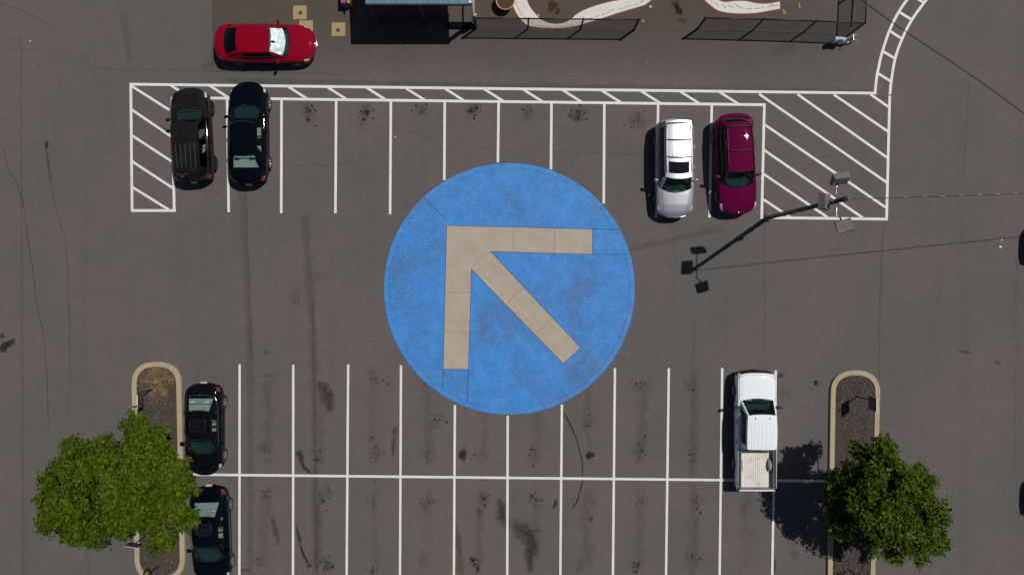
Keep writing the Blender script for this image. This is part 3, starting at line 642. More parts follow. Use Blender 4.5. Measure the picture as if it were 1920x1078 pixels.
    for xe, rev in ((X1, False), (X0, True)):       # nose and tail caps
        Lh = [hp(xe, a, 1) for a in ALIST]; Rh = [hp(xe, a, -1) for a in ALIST]
        for j in range(len(ALIST) - 1):
            am = (ALIST[j] + ALIST[j + 1]) / 2
            key = ('grille' if 4.6 < am < 7.6 else 'front_bumper') if not rev else ('rear_bumper' if am > 6 else ('tailgate' if bed else 'trunk_lid' if S.get('trunk', True) else 'body'))
            for t0, t1 in ((0, .25), (.25, .5), (.5, .75), (.75, 1)):
                q = [Lh[j].lerp(Rh[j], t0), Lh[j].lerp(Rh[j], t1), Lh[j + 1].lerp(Rh[j + 1], t1), Lh[j + 1].lerp(Rh[j + 1], t0)]
                put(key, q if rev else q[::-1])
    def weld(mb):
        d = {}; nv = []; mp = []
        for p in mb.v:
            k = (round(p[0], 4), round(p[1], 4), round(p[2], 4))
            if k not in d: d[k] = len(nv); nv.append(p)
            mp.append(d[k])
        F = []; mi = []; sm = []
        for f, a, s_ in zip(mb.f, mb.mi, mb.sm):
            g_ = []
            for i in f:
                if not g_ or g_[-1] != mp[i]: g_.append(mp[i])
            if len(g_) > 1 and g_[0] == g_[-1]: g_.pop()
            if len(g_) >= 3 and len(set(g_)) == len(g_): F.append(tuple(g_)); mi.append(a); sm.append(s_)
        mb.v, mb.f, mb.mi, mb.sm = nv, F, mi, sm; return mb
    PM = M[S['paint']]
    # panel gaps, part of the body mesh
    body = parts['body']
    def seam(x0, a0, x1, a1, m=16, r=.007, sides=(1, -1)):
        for sd in sides:
            P = []
            for i in range(m + 1):
                t = i / m; p = hp(x0 + (x1 - x0) * t, a0 + (a1 - a0) * t, sd); P.append(p + Vector((0, 0, .001)) if a0 < 5 else p + Vector((0, sd * .001, 0)))
            body.tube(P, r, 4, 1, False)
    hx = X1 - S.get('hoodgap', .16)
    seam(xc - .15, 4.2, hx, 4.2); seam(hx, 4.2, hx, 0, 10)
    if S.get('crease'): seam(xc - .1, 2.9, hx + .02, 2.3, r=.008)
    for d0, d1 in doors:
        for q in (d0, d1): seam(q * sx, 5.0, q * sx, 9.6, 10, .006)
    if not bed and S.get('trunk', True): seam(xb - .02, 4.2, X0 + .06, 4.2, 10)
    weld(body); bo = body.build('body', [PM, M['black']], root)
    DO = {}
    for key, mb in parts.items():
        if key == 'body': continue
        weld(mb)
        nm = {'headlightL': 'headlight', 'headlightR': 'headlight', 'taillightL': 'taillight', 'taillightR': 'taillight'}.get(key, 'door' if key.startswith('door') else key)
        mt = {'headlight': M['lamp'], 'taillight': M['red'], 'grille': M[S.get('grille', 'black')], 'front_bumper': M[S.get('bumper', S['paint'])], 'rear_bumper': M[S.get('rbumper', S['paint'])]}.get(nm, PM)
        DO[key] = mb.build(nm, mt, root)
    for k, (d0, d1) in enumerate(doors):
        for sd, c in ((1, 'L'), (-1, 'R')):
            if 'door%d%s' % (k, c) in DO:
                p = hp(d1 * sx + .16, 5.7, sd); b = MB(); b.tube([p + Vector((-.09, 0, 0)), p + Vector((-.06, sd * .03, 0)), p + Vector((.06, sd * .03, 0)), p + Vector((.09, 0, 0))], .014, 6)
                b.build('handle', M[S.get('handle', S['paint'])], DO['door%d%s' % (k, c)])
    # ---- greenhouse
    def fb(u): x = xc - cb * u * u; y = WB * u; return Vector((x, y, deck(x, y) - .012))
    def ft(u): return Vector((xf - cb * .45 * u * u, wf * u, H - S.get('crown', .035) * abs(u) ** 2.2))
    def rb_(u): x = xb + rbw * u * u; y = WR * u; return Vector((x, y, deck(x, y) - .012 + S.get('rbz', 0)))
    def rt(u): return Vector((xr + rbw * .5 * u * u, wr * u, H - S.get('rdrop', .03) - S.get('crown', .035) * abs(u) ** 2.2))
    def ws(u, v): p = fb(u).lerp(ft(u), v); return p + Vector((.55, 0, .8)) * (.035 * math.sin(math.pi * v) * (1 - u * u))
    def rs(u, v): p = rb_(u).lerp(rt(u), v); return p + Vector((-.5, 0, .8)) * (S.get('rbulge', .03) * math.sin(math.pi * v) * (1 - u * u))
    def rf(u, v): p = ft(u).lerp(rt(u), v); return p + Vector((0, (wf * .03) * u * math.sin(math.pi * v), .028 * math.sin(math.pi * v)))
    def sd_(s, t, sg):
        a, c = fb(1), rb_(1); lo = a.lerp(c, s); w = P_(lo.x)[0] * ku
        k = min(1, s / .08, (1 - s) / .12); lo.y = lo.y + (w - lo.y) * (k * k * (3 - 2 * k)); lo.z = deck(lo.x, lo.y) - .012 + S.get('rbz', 0) * max(0, s - .85) / .15
        hi = rf(1, s); p = lo.lerp(hi, t) + Vector((0, .05 * math.sin(math.pi * t) * min(1, s * 5, (1 - s) * 5), 0)); p.y *= sg; return p
    def spans(cuts, m):
        o = []
        for q0, q1 in zip(cuts, cuts[1:]):
            k = max(1, int(round((q1 - q0) * m)))
            o += [q0 + (q1 - q0) * i / k for i in range(k)]
        return o + [cuts[-1]]
    frame = MB()
    def surf(fn, U, Vv, pick, flip):
        got = {}
        for i in range(len(U) - 1):
            for j in range(len(Vv) - 1):
                k = pick((U[i] + U[i + 1]) / 2, (Vv[j] + Vv[j + 1]) / 2)
                q = [fn(U[i], Vv[j]), fn(U[i + 1], Vv[j]), fn(U[i + 1], Vv[j + 1]), fn(U[i], Vv[j + 1])]
                if flip: q = q[::-1]
                if isinstance(k, int): frame.add(q, [(0, 1, 2, 3)], k, True)
                else: got.setdefault(k, MB()).add(q, [(0, 1, 2, 3)], 0, True)
        return got
    pane = {}
    ed = S.get('edge', .92)
    pane.update(surf(ws, spans([-1, -ed, ed, 1], 8), spans([0, .06, .93, 1], 10), lambda u, v: 'w' if abs(u) < ed and .06 < v < .93 else (1 if v < .06 or (v > .93 and abs(u) < ed) else 0), True))
    pane.update(surf(rs, spans([-1, -S.get('redge', .86), S.get('redge', .86), 1], 8), spans([0, .10, .90, 1], 10), lambda u, v: 'r' if abs(u) < S.get('redge', .86) and .10 < v < .90 else 0, False))
    cuts = S['panes']
    def pick(s, t):
        if .10 < t < .86:
            for i, (p, q) in enumerate(cuts):
                if p < s < q: return 's%d' % i
            for (p, q) in zip(cuts, cuts[1:]):
                if p[1] <= s <= q[0]: return 1
        return 0
    sc = sorted({0, 1} | {q for c in cuts for q in c})
    for sg in (1, -1):
        for k, mb in surf(lambda s, t: sd_(s, t, sg), spans(sc, 24), spans([0, .10, .86, 1], 8), pick, sg > 0).items(): pane[k + ('L' if sg > 0 else 'R')] = mb
    weld(frame).build('window_frame', [M[S.get('framep', S['paint'])], M['trim']], root)
    b = MB(); U = spans([-1, 1], 9); Vv = spans([0, 1], 12); sr = S.get('sunroof')
    sh = MB()
    for i in range(len(U) - 1):
        for j in range(len(Vv) - 1):
            b.add([rf(U[i], Vv[j]), rf(U[i + 1], Vv[j]), rf(U[i + 1], Vv[j + 1]), rf(U[i], Vv[j + 1])], [(0, 1, 2, 3)], 0, True)
    lift = Vector((0, 0, .008))
    for rib in S.get('ribs', ()):
        b.tube([rf(rib, v) + lift * .6 for v in np.linspace(S.get('rib0', .12), .95, 12)], S.get('ribr', .011), 5, 1, True)
    ro = weld(b).build('roof', [M[S.get('roofp', S['paint'])], M[S.get('ribmat', S['paint'])]], root)
    if sr:
        b = MB(); U = np.linspace(-sr[2], sr[2], 9); Vv = np.linspace(sr[0], sr[1], 6)
        for i in range(8):
            for j in range(5): b.add([rf(U[i], Vv[j]) + lift, rf(U[i + 1], Vv[j]) + lift, rf(U[i + 1], Vv[j + 1]) + lift, rf(U[i], Vv[j + 1]) + lift], [(0, 1, 2, 3)], 0, True)
        edge = [rf(u, sr[0]) for u in U] + [rf(U[-1], v) for v in Vv[1:]] + [rf(u, sr[1]) for u in U[::-1][1:]] + [rf(U[0], v) for v in Vv[::-1][1:]]
        b.tube([p + lift for p in edge], .012, 5, 1, False); weld(b).build('sunroof', [M['black_glass'], M['black']], ro)
    for k, mb in pane.items():
        dk = S.get('rearglass', 'glass_side')
        nm, mt = ('windshield', M[S.get('wglass', 'glass')]) if k == 'w' else ('rear_window', M[S.get('bglass', dk)]) if k == 'r' else ('side_window', M[dk if k[1] != '0' else 'glass_side'])
        w_ = weld(mb).build(nm, mt, root)
        if k == 'w':
            b = MB()
            for y0, y1 in ((.55, -.05), (-.05, -.6)): b.tube([ws(y0, .03) + Vector((0, 0, .02)), ws((y0 + y1) / 2, .10) + Vector((.01, 0, .03)), ws(y1, .07) + Vector((.01, 0, .03))], .011, 5)
            b.build('wiper', M['black'], w_)
        if k == 's1R' and S.get('sticker'):
            b = MB()
            for i, (s, t) in enumerate([(.52, .3), (.52, .5), (.54, .4), (.555, .3), (.555, .5), (.575, .4), (.575, .6), (.60, .3), (.60, .5), (.615, .4), (.63, .55)]):
                p = sd_(s, t, -1) + Vector((0, -.006, .003)); b.box(p, (.07, .012, .07), rotz(.3 * i))
            b.build('sticker', M['decal'], w_)
    # ---- inside
    wi = P_((xc + xb) / 2)[0] * .82
    zl = deck((xc + xb) / 2, 0); b = MB(); b.box(((xc + max(xb, xr - .1)) / 2, 0, .42), (xc - max(xb, xr - .1) - .1, wi * 1.9, .04)); b.box((0, 0, .30), (xaf - xar - .8, wi * 1.9, .12)); b.box(((X0 + X1) / 2, 0, .36), (X1 - X0 - .5, .95, .16))
    for sg in (1, -1): b.box(((xc + xb) / 2 - .1, sg * wi * 1.005, .72), (abs(xc - xb) - .6, .05, .5))
    for xa in (xaf, xar): b.box((xa, 0, .55), (RW * 2.2, wi * 1.85, .3))
    b.build('underbody', M['under'], root)
    b = MB(); zd = deck(xc, 0); b.box((xc - cb - .22, 0, zd - .16), (.5, wi * 1.75, .22), None, 0, .9, .05); b.box((xc - .10, 0, zd - .10), (.34, wi * 1.2, .10))
    b.tube([(xc - .72 + .05 * math.sin(t), .37 + .18 * math.cos(t), zd - .04 + .17 * math.sin(t)) for t in np.linspace(0, 6.283, 17)], .016, 6)
    b.build('dashboard', M['dark_in'], root)
    sm_ = M[S.get('seat', 'grey_in')]
    def seat(x, y, w, nm):
        b = MB(); b.box((x, y, .55), (.5, w, .2), None, 0, .95, .05); b.box((x - .30, y, .86), (.13, w, .60), roty(-.22), 0, .9, .05)
        for k in ((0,) if w < .8 else (-.36, .36)): b.box((x - .38, y + k, 1.20 if H > 1.3 else 1.14), (.09, .26, .17), roty(-.2), 0, .9, .03)
        b.build(nm, sm_, root)
    xs_ = xc - cb - 1.05
    seat(xs_, .37, .48, 'front_seat'); seat(xs_, -.37, .48, 'front_seat'); seat(xs_ - .86, 0, 1.22, 'rear_seat')
    if S.get('shelf', True):
        b = MB(); b.box(((xb + xr) / 2 + .18, 0, deck(xb, 0) - .06), (abs(xb - xr) + .02, wi * 1.6, .03)); b.box((xr + .0, 0, deck(xb, 0) + .0), (.12, wi * 1.2, .10), None, 0, .8, .03); b.build('parcel_shelf', M[S.get('shelfm', 'grey_in')], root)
    if S.get('sunshade'):
        b = MB(); U = np.linspace(-.88, .88, 12); Vv = np.linspace(.24, .93, 8); g = [[ws(u, v) - Vector((.06, 0, .09 + random.uniform(-.03, .03))) for v in Vv] for u in U]
        for i in range(11):
            for j in range(7):
                if (j < 0) or (4 <= i <= 4 and j > 4): continue
                b.add([g[i][j], g[i + 1][j], g[i + 1][j + 1], g[i][j + 1]], [(0, 1, 2, 3)], 0, False)
        b.build('sunshade', M['shade'], root)
    # ---- mirrors, wheels, plates, lamps
    for sg in (1, -1):
        p = sd_(.10, .12, sg); b = MB(); c = p + Vector((-.02, sg * .17, .03)); mt = Matrix.Translation(c) @ Matrix.Rotation(sg * .25, 4, 'Z') @ Matrix.Diagonal((.075, S.get('mir', .12), .085, 1))
        b.lathe([(math.sin(t), -math.cos(t)) for t in np.linspace(.05, 3.09, 9)], 14, mt); b.tube([p - Vector((0, sg * .03, 0)), c], .025, 6); b.build('mirror', M[S.get('mirp', S['paint'])], root)
    for xa in (xaf, xar):
        for sg in (1, -1):
            yo = max(P_(xa)[0], .5) - .012 + S.get('track', 0.015); w = bpy.data.objects.new('wheel', None)
            T = Matrix.Translation((xa, sg * (yo - .1), RW)) @ Matrix.Rotation(-sg * math.pi / 2, 4, 'X')
            b = MB(); b.lathe([(.05, -.06), (RW * .62, -.06), (RW * .62, .04), (.05, .045)], 20, T); hub = b.build('wheel', M['under'], root)
            b = MB(); r = RW; b.lathe([(r * .64, -.11), (r * .90, -.115), (r * .985, -.09), (r, -.04), (r, .04), (r * .985, .09), (r * .90, .115), (r * .66, .10), (r * .64, .06)], 32, T, 0, False); b.build('tyre', M['tyre'], hub)
            b = MB(); b.lathe([(r * .66, .06), (r * .66, .102), (r * .59, .095), (r * .57, .06)], 28, T, 0, False); b.lathe([(.001, .085), (.055, .082), (.065, .05)], 14, T, 0, False)
            ns = S.get('spokes', 5)
            for q in range(ns):
                t = 2 * math.pi * q / ns; R4 = T @ Matrix.Rotation(t, 4, 'Z'); l0, l1 = .04, r * .60; hw0, hw1 = .035, .052
                P = [R4 @ Vector(v) for v in ((l0, -hw0, .082), (l1, -hw1, .090), (l1, hw1, .090), (l0, hw0, .082), (l0, -hw0, .05), (l1, -hw1, .06), (l1, hw1, .06), (l0, hw0, .05))]
                b.add(P, [(0, 1, 2, 3), (4, 7, 6, 5), (0, 4, 5, 1), (3, 2, 6, 7)], 0, False)
            b.build('rim', M[S.get('rim', 'rim')], hub)
    b = MB(); p = hp(X0, 6.2, 1); b.box((X0 - .006, 0, p.z), (.02, .30, .15), roty(S.get('ptilt', .35))); b.build('number_plate', M['plate'], root)
    if S.get('emblem'): 
        b = MB(); b.lathe([(.001, .012), (.05, .010), (.055, 0)], 14, Matrix.Translation(hp(X1 - .08, 0) + Vector((0, 0, .004)))); b.build('emblem', M['chrome'], root)
    if S.get('grillebar'):
        b = MB(); b.tube([hp(X1 - .01, a, s_) + Vector((.015, 0, .0)) for a, s_ in ((4.5, 1), (4, 1), (3, 1), (1.5, 1), (0, 1), (1.5, -1), (3, -1), (4, -1), (4.5, -1))], .022, 6); b.build('grille_trim', M['chrome'], root)
    for sg in (1, -1):
        if S.get('rails'):
            b = MB(); P = [rf(sg * .93, v) + Vector((0, 0, .055 if .08 < v < .92 else .0)) for v in np.linspace(.06, .95, 14)]; b.tube(P, .019, 6)
            b.build('roof_rail', M[S['rails']], root)
    for v in S.get('bars', ()):
        b = MB(); b.tube([rf(u, v) + Vector((0, 0, .06)) for u in np.linspace(-.93, .93, 9)], .022, 6); b.build('crossbar', M['black'], root)
    if S.get('chromeline'):
        for sg in (1, -1):
            b = MB(); b.tube([sd_(s, .10, sg) + Vector((0, sg * .012, .004)) for s in np.linspace(.03, .9, 24)] + [rb_(u * sg) + Vector((-.01, 0, .03)) for u in (.95, .8, .5, .2, 0)], .016, 5); b.build('window_trim', M['chrome'], root)
    if S.get('spoiler'):
        b = MB(); b.tube([rt(u) + Vector((-.07, 0, -.02)) for u in np.linspace(-.92, .92, 11)], .035, 8); b.build('spoiler', M[S['paint']], root)
        b = MB(); b.box(rt(0) + Vector((-.11, 0, .005)), (.03, .26, .03)); b.build('brake_light', M['red'], root)
    if bed:
        zf = .74; zt = P_(X0 + .8)[1]; wI = P_(X0 + .8)[0]; yi = wI * .79; b = MB(); xa0, xa1 = bx0 - .015, bx1 + .01; L_ = xa1 - xa0; cx = (xa0 + xa1) / 2
        nr = 15; P = []; F = []                                                     # ribbed floor
        for i in range(nr * 4 + 1):
            y = -yi + 2 * yi * i / (nr * 4); z = zf + (.014 if i % 4 in (1, 2) else 0); P += [(xa0, y, z), (xa1, y, z)]
        for i in range(nr * 4): F.append((2 * i, 2 * i + 1, 2 * i + 3, 2 * i + 2))
        b.add(P, F, 0, False); fl = b.build('bed_liner', M['bed'], root)
        b = MB()
        for sg in (1, -1):
            b.box((cx, sg * (yi + .02), (zf + zt) / 2 - .01), (L_, .04, zt - zf - .01), mi=0)
            b.lathe([(.001, -.10), (.36, -.10), (.36, .10), (.33, .12), (.001, .12)], 28, Matrix.Translation((xar, sg * (yi - (.08 if sg < 0 else -.02)), zf - .14)) @ Matrix.Rotation(-sg * math.pi / 2, 4, 'X') @ Matrix.Rotation(math.pi, 4, 'X'))
        b.box((xa0 + .02, 0, (zf + zt) / 2 - .02), (.04, yi * 2, zt - zf - .03)); b.box((xa1 - .02, 0, (zf + zt) / 2 - .02), (.04, yi * 2, zt - zf - .03)); b.build('bed_wall', M['white_p'] if S.get('bedwall') is None else M[S['bedwall']], root)
        for sg in (1, -1):
            b = MB(); b.box((cx, sg * (yi + .075), zt + .004), (L_ + .02, .085, .03), None, 0, 1, .008); b.build('bed_rail_cap', M['black'], root)
        b = MB(); b.box((xb - .16, 0, zt + .02), (.05, yi * 1.9, .03)); b.build('cab_seal', M['black'], root)
    return root

SEDAN = dict(keys=[(2.43, .70, .60, .54, .30), (2.36, .80, .70, .62, .26), (2.2, .865, .77, .69, .22), (1.9, .89, .85, .77, .2), (1.42, .91, .92, .83, .2), (.95, .915, .985, .88, .2), (0, .92, 1.0, .92, .2), (-1.0, .92, 1.03, .94, .2), (-1.55, .905, 1.06, .965, .2), (-2.0, .87, 1.06, .96, .22), (-2.25, .83, 1.03, .92, .28), (-2.38, .77, .97, .84, .32), (-2.43, .71, .90, .78, .36)],
             L=4.85, W=1.82, H=1.46, axf=1.45, axr=-1.36, cowl=1.30, rf=.38, rr=-1.02, rb=-1.84, wrf=.575, wrr=.55, doors=[(.95, -.15), (-.17, -1.12)], panes=[(.07, .44), (.48, .80)], head=(1.9, 4.0, 5.5, .42), tail=(4.2, 6.3, .26), paint='black_p')
def var(base, **k): d = dict(base); d.update(k); return d
SUVK = [(2.25, .74, .72, .62, .32), (2.18, .83, .84, .72, .28), (2.0, .88, .93, .82, .26), (1.7, .89, .99, .88, .25), (1.2, .905, 1.04, .94, .25), (.8, .91, 1.07, .98, .25), (-.5, .915, 1.09, 1.02, .25), (-1.4, .91, 1.12, 1.05, .25), (-1.9, .885, 1.12, 1.05, .28), (-2.1, .86, 1.10, 1.03, .32), (-2.2, .82, 1.05, .97, .36), (-2.25, .78, .98, .90, .40)]
SUV = dict(keys=SUVK, L=4.5, W=1.80, H=1.70, axf=1.36, axr=-1.30, cowl=1.05, rf=.48, rr=-1.72, rb=-2.08, wrf=.60, wrr=.58, doors=[(.92, -.18), (-.20, -1.10)], panes=[(.06, .34), (.37, .62), (.65, .90)], head=(1.7, 3.9, 5.6, .45), tail=(4.2, 6.6, .22), paint='black_p', rw=.36, trunk=False, shelf=False, rdrop=.05, rearglass='glass_dark', redge=.84, smooth=21)

def at(px, py, heading_px):
    """centre pixel on the ground and the pixel direction of the nose"""
    g = G(px, py); return (g.x, g.y, 0), math.atan2(-heading_px[1], heading_px[0])
l, h = at(507, 90, (1, .005)); car('red_sedan', 'red car with a shiny foil sunshade, alone across the top of the lot', 'car', l, h, var(SEDAN, L=4.72, W=1.80, H=1.48, paint='red_p', cowl=1.28, rf=.42, rr=-1.15, rb=-1.98, wrf=.60, wrr=.60, sunshade=True, wglass='glass_clear', rearglass='glass_dark', emblem=True, grillebar=True, bowf=.32, bowr=.16, panes=[(.08, .42), (.45, .74)]))
l, h = at(371, 259, (-.052, -1)); car('dusty_suv', 'dusty black SUV with ribbed roof parked over the hatched box', 'car', l, h, var(SUV, L=4.45, paint='dust_p', ribs=(-.78, -.42, -.06, .30, .66), ribmat='rib_grey', rib0=.42, sticker=True, spoiler=True, roofp='dust_p', rim='black', cowl=1.30, rf=.36, rr=-1.86, rb=-2.12, bowf=.24, cbow=.18, grille='black'))
l, h = at(474.5, 254.5, (-.004, -1)); car('black_sedan', 'black sedan with pale rear window, nosed up to the hatched strip', 'car', l, h, var(SEDAN, paint='navy_p', seat='beige_in', shelfm='beige_in', bowf=.30, bowr=.18))
l, h = at(1259, 320, (.006, 1)); car('silver_suv', 'silver SUV with roof rack and open-looking dark sunroof', 'car', l, h, var(SUV, L=4.6, W=1.80, H=1.76, paint='silver_p', rails='silver_p', bars=(.36, .66, .95), sunroof=(.09, .28, .76), ribs=(-.5, -.17, .17, .5), rib0=.37, rim='rim', rear=1, cowl=1.16, rf=.60, rr=-2.04, rb=-2.14, rbow=.06, wrf=.60, wrr=.58, crease=True, bars_=0, bowf=.22, emblem=False, grillebar=True))
l, h = at(1371, 312.5, (.056, 1)); car('maroon_suv', 'maroon SUV with black roof rails beside the hatched corner', 'car', l, h, var(SUV, L=4.7, W=1.84, H=1.74, paint='maroon_p', rails='black', bars=(.42, .92), ribs=(-.6, -.3, 0, .3, .6), rib0=.40, cowl=1.12, rf=.45, wrf=.63, wrr=.60, emblem=True, bowf=.20, mir=.16, mirp='black', seat='grey_in'))
l, h = at(393, 799, (0, 1)); car('black_compact_sedan', 'black sedan with chrome window line and silver wheels, right of the left island', 'car', l, h, var(SEDAN, L=4.38, W=1.76, H=1.45, paint='black_p', seat='beige_in', shelfm='beige_in', rim='steel', chromeline=True, sunroof=(.30, .72, .62), bowf=.32, bowr=.22, wrf=.57, wrr=.55))
l, h = at(405, 993, (.03, 1)); car('navy_sedan', 'blue-black sedan half under the left tree at the bottom edge', 'car', l, h, var(SEDAN, L=4.66, W=1.78, paint='navy_p', seat='beige_in', shelfm='beige_in', sunroof=(.42, .80, .6), srglass='trim', bowf=.30, bowr=.22))
TRUCK = dict(keys=[(2.9, .86, .80, .72, .34), (2.84, .91, .93, .82, .32), (2.6, .935, 1.02, .92, .3), (2.2, .955, 1.06, .97, .3), (1.3, .96, 1.09, 1.00, .32), (.6, .965, 1.10, 1.02, .34), (-.6, .965, 1.09, 1.03, .36), (-1.0, .965, 1.08, 1.04, .38), (-2.5, .96, 1.08, 1.04, .42), (-2.82, .955, 1.08, 1.04, .46), (-2.9, .94, 1.07, 1.03, .5)],
             L=5.65, W=1.92, H=1.80, axf=1.85, axr=-1.72, cowl=1.58, rf=.92, rr=-.76, rb=-.83, cbow=.12, rbow=.03, rbulge=.0, wrf=.66, wrr=.68, doors=[(1.40, .27), (.25, -.68)], panes=[(.07, .46), (.54, .88)], head=(2.2, 4.2, 5.4, .30), tail=(4.6, 7.4, .10), paint='white_p', rw=.38, bed=-.89, shelf=False, rearglass='glass_dark', bowf=.16, bowr=.0, ptilt=0, belt=.85, cbelt=.80, smooth=15, mirp='black', mir=.17, handle='black', bumper='black', bumpx=.10, bumpa=3.2, rbumper='chrome', ribs=(-.72, -.5, -.26, 0, .26, .5, .72), rib0=.2, hoodgap=.2, ribr=.006, bedwall='bed_shade', crease=False, grille='chrome', redge=.7)
l, h = at(1408, 800, (0, -1)); tr = car('white_pickup', 'white pickup truck with an empty cream ribbed bed', 'pickup truck', l, h, TRUCK)
b = MB()
for y in (.33, -.33): b.box((.72, y, 1.815), (.07, .045, .02), None, 0, .8)
b.build('marker_light', M['black'], tr)
for (px, py), lab in (((2013, 455), 'dark car beyond the right edge casting the upper of two round-cornered shadows'), ((2014, 924), 'dark car beyond the right edge casting the lower of two round-cornered shadows')):
    l, h = at(px, py, (1, 0)); car('dark_suv', lab, 'car', l, h, var(SUV, L=4.5, paint='black_p', bowf=.22, rr=-1.98, rb=-2.12, bowr=.10))

# ---------------------------------------------------------------- light pole with three floodlights
PB = G(1440, 408); HP = 8.9
lp = thing('light_pole', tuple(PB), 0, 'tall dark pole with three boxy floodlights leaning out over the hatched corner', 'light pole')
b = MB(); b.lathe([(.001, 0), (.22, 0), (.22, .05), (.13, .06), (.125, .3), (.001, .3)], 20, None, 0, False); b.build('base', M['lamp_head'], lp)
b = MB(); b.tube([(0, 0, .05), (0, 0, HP * .5), (0, 0, HP)], .11, 16, r2=.085); b.lathe([(.001, .06), (.10, .04), (.10, 0)], 14, Matrix.Translation((0, 0, HP)), 0, False)
b.box((.13, -.05, 3.4), (.1, .08, .35)); b.box((.14, .02, 2.2), (.06, .12, .18)); b.build('pole', M['pole'], lp)
ZA = HP - .75
def lamp(arm, head, yaw, pitch, roll):
    ob = MB(); ob.tube(arm, .026, 8); ao = ob.build('arm', M['steel'], lp)
    Rm = rotz(yaw) @ rotx(pitch) @ roty(roll); c = Vector(head); b = MB()
    W_, D_, T_ = .62, .50, .25
    P = [c + Rm @ Vector(v) for v in ((-W_ / 2, -D_ / 2, 0), (W_ / 2, -D_ / 2, 0), (W_ / 2, D_ / 2, 0), (-W_ / 2, D_ / 2, 0), (-W_ / 2 * .98, -D_ / 2, T_ * .55), (W_ / 2 * .98, -D_ / 2, T_ * .55), (W_ / 2 * .9, D_ / 2 * .75, T_), (-W_ / 2 * .9, D_ / 2 * .75, T_))]
    b.add(P, [(4, 5, 6, 7), (0, 1, 5, 4), (1, 2, 6, 5), (2, 3, 7, 6), (3, 0, 4, 7), (3, 2, 1, 0)], 0, False)
    b.tube([Vector(arm[-1]), c + Rm @ Vector((0, 0, .04))], .035, 8, 1); hd = b.build('floodlight', [M['lamp_head'], M['pole']], lp)
    b = MB(); b.box(c + Rm @ Vector((0, 0, -.006)), (W_ * .84, D_ * .84, .008), Rm); b.build('lens', M['lens'], hd)
lamp([(0, 0, ZA), (-.02, .30, ZA), (-.02, .52, ZA), (.02, .60, ZA + .02)], (.08, .88, ZA + .02), .1, .85, 0)
lamp([(0, 0, ZA), (-.02, -.40, ZA), (-.02, -.56, ZA), (.12, -.62, ZA)], (.30, -.95, ZA - .02), .25, -.25, -.30)
lamp([(0, 0, ZA), (-.24, -.01, ZA)], (-.52, -.02, ZA - .05), 1.50, .55, 0)
def sag(p, q, s, n=40): return [p.lerp(q, i / n) - Vector((0, 0, s * 4 * (i / n) * (1 - i / n))) for i in range(n + 1)]
w0 = PB + Vector((.05, 0, HP - .1)); w1 = G(2250, 352, 5.4); b = MB(); P = sag(w0, w1, .12, 60)
b.tube(P, .016, 5)
for i in range(0, 60, 3): b.tube([P[i] + Vector((0, .012, .012)), P[i].lerp(P[i + 1], .9) + Vector((0, .012, .012))], .012, 5, 1)
tag(b.build('overhead_wire', [M['wire'], M['whitewire']]), 'thin twisted cable running right from the top of the light pole', 'cable')
def unshadow(px, py, h): return G(px, py) + Vector((SUN.x, SUN.y, SUN.z)) * (h / SUN.z)
b = MB(); b.tube([unshadow(x, y, 6.6) for x, y in spline([(1560, -38), (1610, -3), (1680, 48), (1766, 105), (1840, 155), (1920, 214), (1990, 268), (2100, 350)], 6)], .022, 5)
tag(b.build('overhead_wire', M['wire']), 'black cable past the upper right corner, drawing the thin diagonal shadow there', 'cable')

# ---------------------------------------------------------------- chain-link fences
def fence(bases, h, label, mats='fence', returns=None):
    P = [G(*q) for q in bases]; root = thing('chain_link_fence', tuple(P[0]), 0, label, 'fence', 'black chain link fences'); o = P[0]
    for i, p in enumerate(P):
        b = MB(); r = .058 if i in (0, len(P) - 1) else .040; b.tube([p - o, p - o + Vector((0, 0, h + .03))], r, 10); b.lathe([(.001, .05), (r * .8, .035), (r * 1.25, 0)], 10, Matrix.Translation(p - o + Vector((0, 0, h + .03))), 0, False); b.build('post', M[mats], root)
    for p, q in zip(P, P[1:]):
        b = MB(); b.tube([p - o + Vector((0, 0, h)), q - o + Vector((0, 0, h))], .034, 8); b.build('top_rail', M[mats], root)
    b = MB()
    for p, q in zip(P, P[1:]):
        d = q - p; L = d.length; t = d / L; st = .085; k = int((L + h) / st)
        for i in range(k + 1):
            for sg in (1, -1):
                s0 = i * st - (h if sg > 0 else 0); a0, z0, a1, z1 = s0, 0.04, s0 + sg * h, h
                if sg < 0: a1 = s0 - h
                def cl(a, z, a2, z2):
                    if a < 0: f = (0 - a) / (a2 - a); a, z = 0, z + (z2 - z) * f
                    if a > L: f = (L - a) / (a2 - a); a, z = L, z + (z2 - z) * f
                    return a, z
                if max(a0, a1) < 0 or min(a0, a1) > L: continue
                A = cl(a0, z0, a1, z1); B = cl(a1, z1, a0, z0)
                b.tube([p - o + t * A[0] + Vector((0, 0, A[1])), p - o + t * B[0] + Vector((0, 0, B[1]))], .0032, 3, 0, False)
    b.build('wire_mesh', M[mats], root); return root
fence([(892.5, 54.3), (989.7, 55.3), (1088.5, 56.2), (1188.4, 57.2)], 1.55, 'black chain link fence right of the teal shelter, crossing the curled ribbon')
fence([(1307.5, 55), (1411.5, 57.5), (1507, 60.5), (1594.5, 64), (1598.5, -10), (1602, -85)], 1.62, 'black chain link fence with a corner turning up at its right end')

